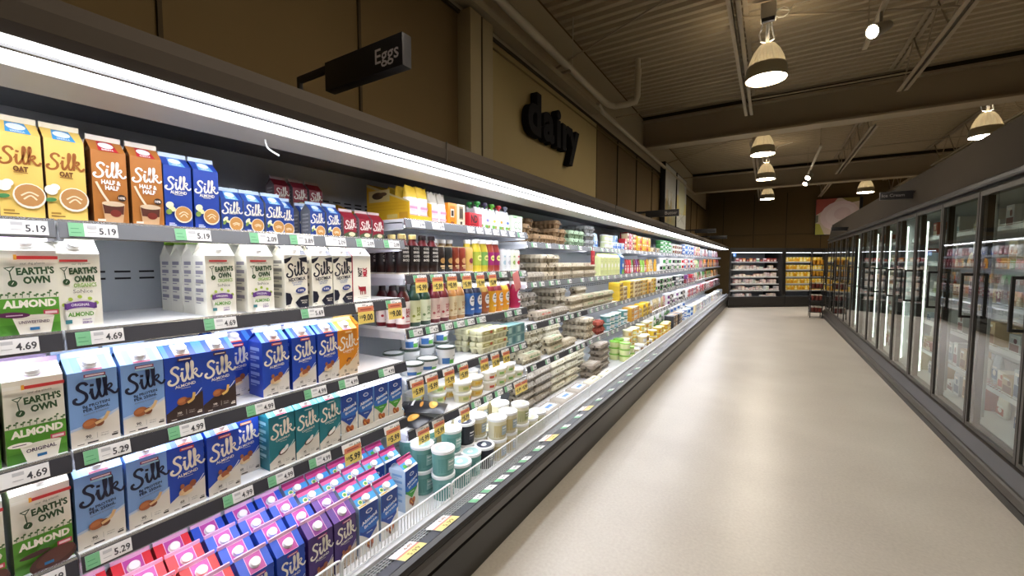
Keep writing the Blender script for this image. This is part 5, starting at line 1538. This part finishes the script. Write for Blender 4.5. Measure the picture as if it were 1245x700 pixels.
# second shelf
def tall_carton(c, c2, lid):
    return carton(.10, .09, .20, .03, c, lambda a: (a.rect(0, 0, 1, .3, c2), a.ell(.5, .55, .3, '#f0f0e4', .12), a.rect(.25, .75, .75, .8, c2)), None, .014, lid, name='juice_carton', cat='carton')
yc = tall_carton('#dde3a4', '#c9cf94', '#c6d66a'); bc = tall_carton('#3a6ab5', '#5a9a3a', '#9fc0e6')
for i, y in enumerate((4.42, 4.54, 4.66, 4.78, 4.90, 5.02)):
    put(yc, -1.61, y, B4, 'pale yellow green carton', S2 + ', ' + BU, 'pale green cartons')
put(bc, -1.61, 5.20, B4, 'tall blue carton with green foot', S2 + ', ' + BU, None)
fill('bag', B4, 5.3, 6.5, .115, 1, [(YEL, PUR), (LIM, PGR), (RED, PNK), (PUR, YEL), (GRN, WHI), (DRD, RED)], size=(.10, .18), shelf=S2, bay=CH, dep=2)
fill('bag', B4, 6.5, 7.2, .12, 1, [(GLD, YEL), (BEI, ORA)], size=(.10, .19), shelf=S2, bay=CH)
fill('tub', B4, 7.3, 9.2, .17, 2, [(WHI, BLK), (WHI, GRN), (GRY, WHI)], size=(.076, .11), shelf=S2, bay=F1)
fill('tub', B4, 9.3, 11.2, .18, 2, [(WHI, RED), (WHI, DBL), (PNK, WHI)], size=(.08, .11), shelf=S2, bay=F1)
fill('bag', B4, 11.3, 13.0, .2, 1, [(GRN, WHI), (PGR, GRN), (PNK, PUR), (YEL, GRN)], size=(.18, .2), shelf=S2, bay=F2)
fill('bag', B4, 13.0, 17.0, .2, 1, [(DRD, BLK), (BLK, DRD), (RED, DRD), (ORA, DRD)], size=(.18, .22), shelf=S2, bay=F2)
# third shelf
fill('box', C4, 4.98, 6.9, .155, 4, [(GLD, BRO), (BEI, GLD), (YEL, BRO), (BEI, BRO)], size=(.148, .14, .055), shelf=S3, bay=CH)
fill('tub', C4, 7.0, 8.6, .15, 2, [(WHI, GRN), (WHI, BLK), (GRN, BLK)], size=(.066, .10), shelf=S3, bay=F1)
fill('tub', C4, 8.7, 9.7, .15, 2, [(BLK, WHI), (TEA, WHI), (GRY, BLK)], size=(.066, .10), shelf=S3, bay=F1)
fill('box', C4, 9.8, 11.2, .17, 2, [(DRD, PNK), (PUR, WHI), (RED, WHI)], size=(.15, .12, .09), shelf=S3, bay=F1)
fill('bag', C4, 11.3, 17.0, .2, 1, [(DRD, RED), (ORA, BEI), (BRO, RED), (GRN, WHI), (WHI, RED)], size=(.18, .2), shelf=S3, bay=F2)
# fourth shelf
fill('tub', D4, 4.62, 5.45, .135, 2, [(TEA, PBL), (TEA, WHI)], size=(.062, .085), shelf=S4, bay=BU, hl='#cfe0de')
fill('box', D4, 5.5, 6.7, .15, 3, [(GLD, ORA), (YEL, BRO), (BEI, GLD), (WHI, ORA)], size=(.14, .13, .06), shelf=S4, bay=CH)
fill('bag', D4, 6.75, 8.0, .16, 1, [(WHI, PNK), (PNK, WHI), (BEI, BRO), (PGR, YEL)], size=(.14, .18), shelf=S4, bay=CH)
fill('tub', D4, 8.0, 9.9, .16, 2, [(WHI, BLK), (GRY, WHI), (BLK, WHI), (WHI, PUR)], size=(.07, .10), shelf=S4, bay=F1)
fill('box', D4, 10.0, 17.0, .2, 2, [(RED, WHI), (PNK, RED), (DRD, WHI), (WHI, RED), (WHI, PUR)], size=(.18, .12, .09), shelf=S4, bay=F2)
# bottom deck
gl = tb(.066, .075, '#dfe6a4', '#e6e8b4', '#7fc03a')
for x, y, n in ((-1.60, 5.02, 3), (-1.46, 4.98, 3), (-1.46, 5.16, 2), (-1.60, 5.18, 3)):
    for l in range(n):
        put(gl, x, y, DECK + l * .077, ['bottom', 'middle', 'top'][l] + ' square cheese tub with lime lid', S5 + ', egg bay end', 'lime lidded tubs')
fill('tub', DECK, 5.3, 6.6, .15, 2, [(BEI, WHI), (YEL, BRO), (WHI, BRO)], x=-1.46, size=(.066, .09), shelf=S5, bay=CH, hl='#f1efdf')
fill('tub', DECK, 5.3, 6.9, .15, 3, [(YEL, PGR), (WHI, YEL), (BEI, GLD)], x=-1.62, size=(.068, .09), shelf=S5 + ' back', bay=CH, hl='#f3f1d0')
fill('tub', DECK, 6.65, 7.6, .15, 2, [(YEL, ORA), (GLD, YEL)], x=-1.46, size=(.066, .09), shelf=S5, bay=CH, hl='#efe9a0')
fill('box', DECK, 7.7, 8.5, .2, 2, [(BLK, BRO), (BRO, BEI)], x=-1.47, size=(.19, .16, .12), shelf=S5, bay=F1)
fill('box', DECK, 7.0, 8.5, .2, 3, [(WHI, GRN), (BLK, GRN)], x=-1.66, size=(.19, .14, .11), shelf=S5 + ' back', bay=F1)
fill('tub', DECK, 8.55, 10.2, .17, 2, [(BLU, WHI), (DBL, PBL), (PBL, DBL)], x=-1.47, size=(.076, .11), shelf=S5, bay=F1)
fill('tub', DECK, 8.55, 10.4, .18, 3, [(WHI, BLU), (GRY, WHI)], x=-1.66, size=(.08, .10), shelf=S5 + ' back', bay=F1)
fill('box', DECK, 10.4, 17.0, .22, 2, [(WHI, PNK), (WHI, GRY), (GRY, WHI), (BEI, WHI)], x=-1.50, size=(.2, .16, .10), shelf=S5, bay=F2)
# red shelf talker hanging from the top rail
rt = MB(); rt.bbox(-.002, .002, -.05, .05, -.16, -.02, '#a8202c', .001)
rp = MB(); Art(rp, Frame((.0023, -.05, -.16), (0, .1, 0), (0, 0, .14))).ell(.5, .45, .3, '#d96a6a', .22).ell(.5, .45, .14, '#a8202c', .1)
rk = MB(); rk.tube([(0, 0, -.02), (-.006, 0, .02)], .004, '#7a1a24', 6)
put(Kind('shelf_talker', 'sign', [('card', rt), ('print', rp), ('clip', rk)]), XS + .02, 4.02, A4 - .02, 'dark red tag hanging from the top rail over egg cartons', None)
pk = MB(); pk.bbox(-.001, .001, -.04, .04, -.13, 0, '#e08a88', .0008)
o = put(Kind('shelf_talker', 'sign', [('card', pk)]), XS + .022, 2.50, z2[1] - .01, 'pink slip hanging crooked from the second juice rail', None); o.rotation_euler = (.35, 0, 0)

# ================================================================== THE RIGHT GLASS DOOR FREEZERS
XD = 1.385
def freezer(y0, n, label):
    """n doors of 0.8 m from y0 on; local y runs along the aisle"""
    P = .80
    L = n * P
    fr_, fr2, wh = mat('#3a3632', .4), mat('#1e1c1b', .4), mat('#c9cdcf', .5)
    b = MB()
    b.prism([(1.31, 0), (1.31, .05), (1.285, .055), (1.28, .075), (1.28, .115), (1.292, .125), (1.292, .14), (1.30, .15), (1.345, .205), (1.37, .212), (2.2, .212), (2.2, 0)], 0, L, mat('#3b3632', .4))
    k = MB(); k.box(1.284, 1.3095, 0, L, 0, .05, fr2)
    g = MB(); g.box(1.2915, 1.2945, 0, L, .124, .141, fr2)
    f = MB()
    f.box(1.375, 1.43, 0, L, .214, .245, fr2); f.box(1.375, 1.43, 0, L, 2.0, 2.06, fr2)
    for i in range(n + 1):
        e = .045 if i in (0, n) else .022
        f.box(1.392, 1.43, max(0, i * P - e), min(L, i * P + e), .245, 2.0, fr2)
    h = MB()
    h.prism([(1.345, 2.062), (1.335, 2.075), (1.335, 2.10), (1.36, 2.115), (1.425, 2.49), (1.45, 2.50), (2.2, 2.50), (2.2, 2.062)], 0, L, mat('#383129', .9), mats=[fr2, fr2, fr2, mat('#383129', .9), fr2, fr2, fr2, fr2])
    bk = MB()
    bk.box(2.12, 2.2, 0, L, .212, 2.06, wh)
    bk.box(1.45, 2.12, 0, L, .2125, .235, wh); bk.box(1.43, 2.12, 0, L, 2.0, 2.06, mat('#9aa09c', .5))
    e1, e2 = MB(), MB()
    e1.box(1.39, 2.12, 0, .02, .235, 2.0, wh); e2.box(1.39, 2.12, L - .02, L, .235, 2.0, wh)
    parts = [('base', b), ('kick_plate', k), ('bumper_groove', g), ('door_surround', f), ('header', h), ('cabinet_liner', bk), ('end_panel', e1), ('end_panel', e2)]
    led = mat('#f2fbee', .5, emit=E_FREEZER)
    for i in range(n + 1):
        y = min(max(i * P, .05), L - .05)
        on = (y0 + y > 6.1 and not 9.2 < y0 + y < 9.6 and y0 + y < 10.4)
        l = MB(); l.box(1.435, 1.452, y - .012, y + .012, .30, 1.93, led if on else mat('#a9aeac', .4))
        hs = MB(); hs.box(1.43, 1.4345, y - .026, y + .026, .28, 1.95, mat('#b9bfbd', .4))
        parts.append(('light_tube', l, [('tube_holder', hs)]))
    for z in SZ:
        s = MB()
        wm = mat('#dfe3e6', .35, .2)
        s.tube([(1.50, .03, z), (1.50, L - .03, z)], .006, wm, 6)
        s.tube([(1.50, .03, z + .04), (1.50, L - .03, z + .04)], .003, wm, 5)
        s.box(1.494, 1.498, .03, L - .03, z - .004, z + .03, wm)
        y = .05
        while y < L - .03:
            s.box(1.50, 2.1, y - .0025, y + .0025, z - .005, z, wm)
            y += .05
        s.box(2.09, 2.12, .03, L - .03, z - .012, z - .005, wm)
        parts.append(('wire_shelf', s))
    gm = glass_mat()
    for i in range(n):
        a, c = i * P + .006, (i + 1) * P - .006
        d = MB()
        w = .03
        for (p, q, z0, z1) in ((a, a + w, .225, 2.03), (c - w, c, .225, 2.03), (a + w, c - w, .225, .255), (a + w, c - w, 1.995, 2.03)):
            d.box(1.352, 1.374, p, q, z0, z1, fr_)
        gl = MB(); gl.mesh([(1.36, a + w, .255), (1.36, c - w, .255), (1.36, c - w, 1.995), (1.36, a + w, 1.995)], [(0, 1, 2, 3)], gm)
        hd = MB()
        yh = a + .022
        hd.bbox(1.285, 1.303, yh - .010, yh + .010, 1.06, 1.41, fr2, .004)
        hd.bbox(1.300, 1.352, yh - .010, yh + .010, 1.06, 1.08, fr2, .003)
        hd.bbox(1.300, 1.352, yh - .010, yh + .010, 1.39, 1.41, fr2, .003)
        parts.append(('door', d, [('glass', gl), ('handle', hd)]))
    return thing('display_freezer', 'freezer', label, parts, (0, y0, 0))
SZ = (.50, .82, 1.14, 1.46, 1.74)
freezer(2.2, 6, 'nearest black framed glass door freezer with tall handles on the right')
freezer(7.0, 9, 'farther run of glass door freezer with glowing upright tubes on the right')
fz = [('#d9d6cc', '#8fa06a'), ('#c9b08a', '#8a5a34'), ('#e3e0d6', '#b5503a'), ('#b9c6cf', '#4a6a8f'), ('#d6cba4', '#a9823a'), ('#cfd3d6', '#7a3f4a'), ('#a9503f', '#e0d2b4'), ('#e6e3da', '#5f8a9a')]
fn = ['pale green print', 'tan', 'white and red', 'grey blue', 'cream', 'grey and plum', 'rust red', 'white and teal']
for iz, z in enumerate((.235,) + SZ):
    y = 2.35
    r = random.Random(iz * 11)
    while y < 9.3:
        i = r.randrange(8)
        w, h = r.choice(((.13, .19), (.16, .14), (.10, .22), (.15, .10)))
        if z > 1.7: h = min(h, .2)
        if not (abs((y - 2.2) % 4.8) < .12 or abs((y - 2.2) % 4.8) > 4.68) and r.random() > .12:
            c, c2 = fz[i]
            if r.random() < .6:
                k = bx(w, .16, h, c, c2, 'frozen_food_box', 'frozen food'); t = 'frozen food box'
            else:
                k = bag(w, h + .02, c, c2, 'frozen_food_bag'); t = 'frozen food bag'
            put(k, 1.62 + r.uniform(0, .05), y + w / 2, z + .003, fn[i] + ' ' + t, 'freezer %s, %s' % (['floor', 'lowest rack', 'second rack', 'middle rack', 'fourth rack', 'top rack'][iz], 'near doors' if y < 7 else 'far doors'), 'frozen food inside the freezers', PI)
        y += w + r.choice((.01, .02, .06))

# ================================================================== THE BACK CASES
BA = math.atan2(2.4, 3.02)
BX, BY = -1.10, 15.16
def to_back(x, y):   # along the front, depth behind it
    return BX + x * math.cos(BA) - y * math.sin(BA), BY + x * math.sin(BA) + y * math.cos(BA)
def wall_case(x0, x1, label, zs, mitre=0.0):
    """a case run; with a mitre its left end is cut along the aisle so that it meets the dairy case"""
    dk = mat('#201e1d', .4)
    def ext(mb, prof, xa, xb, m, cut=True):      # (depth, height) profile run along x
        t = mitre if cut else 0
        n = len(prof)
        A = [(xa + t * y, y, z) for y, z in prof]
        B = [(xb + (t * y if cut == 2 else 0), y, z) for y, z in prof]
        for i in range(n):
            j = (i + 1) % n
            mb.face([A[i], A[j], B[j], B[i]], m)
        mb.face(A[::-1], m); mb.face(B, m)
    R = lambda y0, y1, z0, z1: [(y0, z0), (y1, z0), (y1, z1), (y0, z1)]
    b = MB()
    ext(b, [(.03, 0), (.03, .08), (0, .10), (-.01, .30), (.0, .35), (.05, .36), (.14, .30), (.95, .30), (.95, 0)], x0, x1, dk)
    bk = MB(); ext(bk, R(.90, .95, .30, 1.95), x0, x1, mat('#8f9296', .5))
    side = [(.02, .30), (.95, .30), (.95, 1.95), (.10, 1.95), (.10, 1.74), (.06, .40)]
    e1, e2 = MB(), MB()
    ext(e1, side, x0, x0 + .05, dk, 2); ext(e2, side, x1 - .07, x1, dk, False)
    c = MB(); ext(c, [(.06, 1.80), (.06, 1.95), (.95, 1.97), (.95, 1.86), (.32, 1.84), (.30, 1.80)], x0, x1, dk)
    l = MB(); ext(l, R(.10, .22, 1.79, 1.799), x0 + .07, x1 - .07, mat('#f3f6ff', .5, emit=E_BACK))
    parts = [('base', b), ('back_panel', bk), ('end_post', e1), ('end_post', e2), ('canopy', c), ('canopy_light', l)]
    for z, dpt in zs:
        s = MB(); ext(s, R(dpt, .90, z - .02, z), x0 + .051, x1 - .071, mat('#d0d3d6', .4)); ext(s, R(dpt - .012, dpt - .001, z - .035, z + .004), x0 + .051, x1 - .071, mat('#b9bcc0', .4))
        e = MB(); ext(e, R(dpt + .02, dpt + .04, z - .028, z - .021), x0 + .06, x1 - .08, mat('#f3f6ff', .5, emit=E_BACK))
        parts.append(('shelf', s, [('light_strip', e)]))
    return thing('wall_display_case', 'refrigerated case', label, parts, (BX, BY, 0), BA)
ZB = [(1.50, .30), (1.24, .27), (1.0, .24), (.77, .21), (.55, .18)]
wall_case(0, 2.02, 'black wall case of packaged meats closing the aisle end', ZB, .795)
wall_case(2.04, 3.75, 'black wall case of yellow packages beside the meat case at the end', ZB)
meat = [(_c, _d, _n) for _c, _d, _n in (('#b5483f', '#e6d6cc', 'red'), ('#e0d2c4', '#a9403a', 'white and red'), ('#7a2a2c', '#c9a08a', 'dark red'), ('#d98a4a', '#f0dcc0', 'orange'), ('#3a2c30', '#a95a4a', 'dark'), ('#dfe3df', '#7fae7a', 'white and green'), ('#c9b07a', '#8a5a34', 'tan'), ('#e3c6c9', '#b5606a', 'pink'))]
def tray_pack(c, c2):
    m = MB()
    m.bbox(-.085, .085, -.055, .055, 0, .028, '#e6e4e2', .006); m.bbox(-.075, .075, -.048, .048, .022, .045, c, .008)
    a = MB(); Art(a, Frame((.076, -.04, .024), (0, .08, 0), (0, 0, .018))).rect(0, 0, 1, 1, c2)
    return Kind('meat_pack', 'food pack', [('tray', m), ('label', a)])
tp = {n: tray_pack(c, d) for c, d, n in meat}
ROWN = ['top row', 'second row', 'third row', 'fourth row', 'fifth row', 'bottom row']
for iz, (z, dp) in enumerate(ZB + [(.30, .16)]):
    r = random.Random(iz + 40)
    x = .16 + .795 * (dp + .15)
    while x < 1.93:
        c, d, n = r.choice(meat)
        if iz in (0,):
            k = box_item(.10, .09, .11, c, lambda a: a.rect(.1, .1, .9, .6, d), 'deli_box', 'box') if (c, 'b') not in _bx else _bx[(c, 'b')]
            _bx[(c, 'b')] = k
            X, Y = to_back(x, dp + .08)
            put(k, X, Y, z, n + ' food box', ROWN[iz] + ' of meat case', 'packs in the meat case', BA - PI / 2)
        else:
            for lv in range(r.choice((1, 2, 3, 3))):
                X, Y = to_back(x, dp + .10)
                put(tp[n], X, Y, z + lv * .0462, n + ' meat pack', ROWN[iz] + ' of meat case', 'packs in the meat case', BA - PI / 2, sort=(x, lv))
        x += .125
    x = 2.2
    while x < 3.65 and iz != 5:
        yc_ = bx(.11, .10, .15, *r.choice((('#e3bd2a', '#f0e2a0'), ('#e0b020', '#c98a1a'), ('#e9cf5a', '#d99a2a'))), 'yellow_package', 'package')
        X, Y = to_back(x, dp + .08)
        put(yc_, X, Y, z, 'yellow package', ROWN[iz] + ' of yellow case', 'yellow packages in the end case', BA - PI / 2)
        x += .13
bc = MB(); bc.bbox(-.004, .004, -.055, .055, 0, .12, '#3a7fd0', .001)
bp = MB(); Art(bp, Frame((.0045, -.055, 0), (0, .11, 0), (0, 0, .12))).rect(.15, .2, .6, .75, '#cfe0f4')
X, Y = to_back(.36, .255)
put(Kind('shelf_card', 'sign', [('card', bc), ('print', bp)]), X, Y, 1.66, 'blue card hanging at the top left of the meat case', None, None, BA - PI / 2)
# black wire rack standing by the last freezer
def rack():
    bl = mat('#1b1a1a', .4)
    parts = []
    for x in (0, .26):
        for y in (0, .45):
            p = MB(); p.tube([(x, y, 0), (x, y, 1.85)], .011, bl, 8); parts.append(('post', p))
    for z in (.16, .48, .80, 1.12, 1.42, 1.72):
        s = MB(); s.bbox(-.008, .268, -.008, .458, z - .02, z, bl, .003); s.box(-.012, -.008, -.008, .458, z, z + .03, bl); parts.append(('shelf', s))
    return Kind('display_rack', 'rack', parts)
put(rack(), .98, 13.62, 0, 'narrow black display rack standing beside the far freezer end', None)
jar = tub(.036, .038, .13, '#c98a1f', '#e3c24a', None, 'sauce_jar', 'jar', n=12); jar2 = tub(.036, .038, .13, '#6a2a20', '#c9c3b4', None, 'sauce_jar', 'jar', n=12)
for iz, z in enumerate((.16, .48, .80, 1.12, 1.42)):
    for j in range(5):
        for i, x in enumerate((1.03, 1.12, 1.2)):
            put(jar if iz > 2 else jar2, x, 13.66 + j * .09, z, 'amber jar' if iz > 2 else 'dark red jar', '%s rack shelf from floor, column %s' % (ONES[iz], ['one', 'two', 'three'][i]), 'jars on the black rack')
cbx = box_item(.22, .3, .10, '#b58a66', lambda a: a.rect(.2, .3, .8, .7, '#8a6446'), 'cardboard_box', 'box')
put(cbx, 1.10, 13.74, .0, 'low cardboard box under the black rack', None) if False else None

finish_labels()
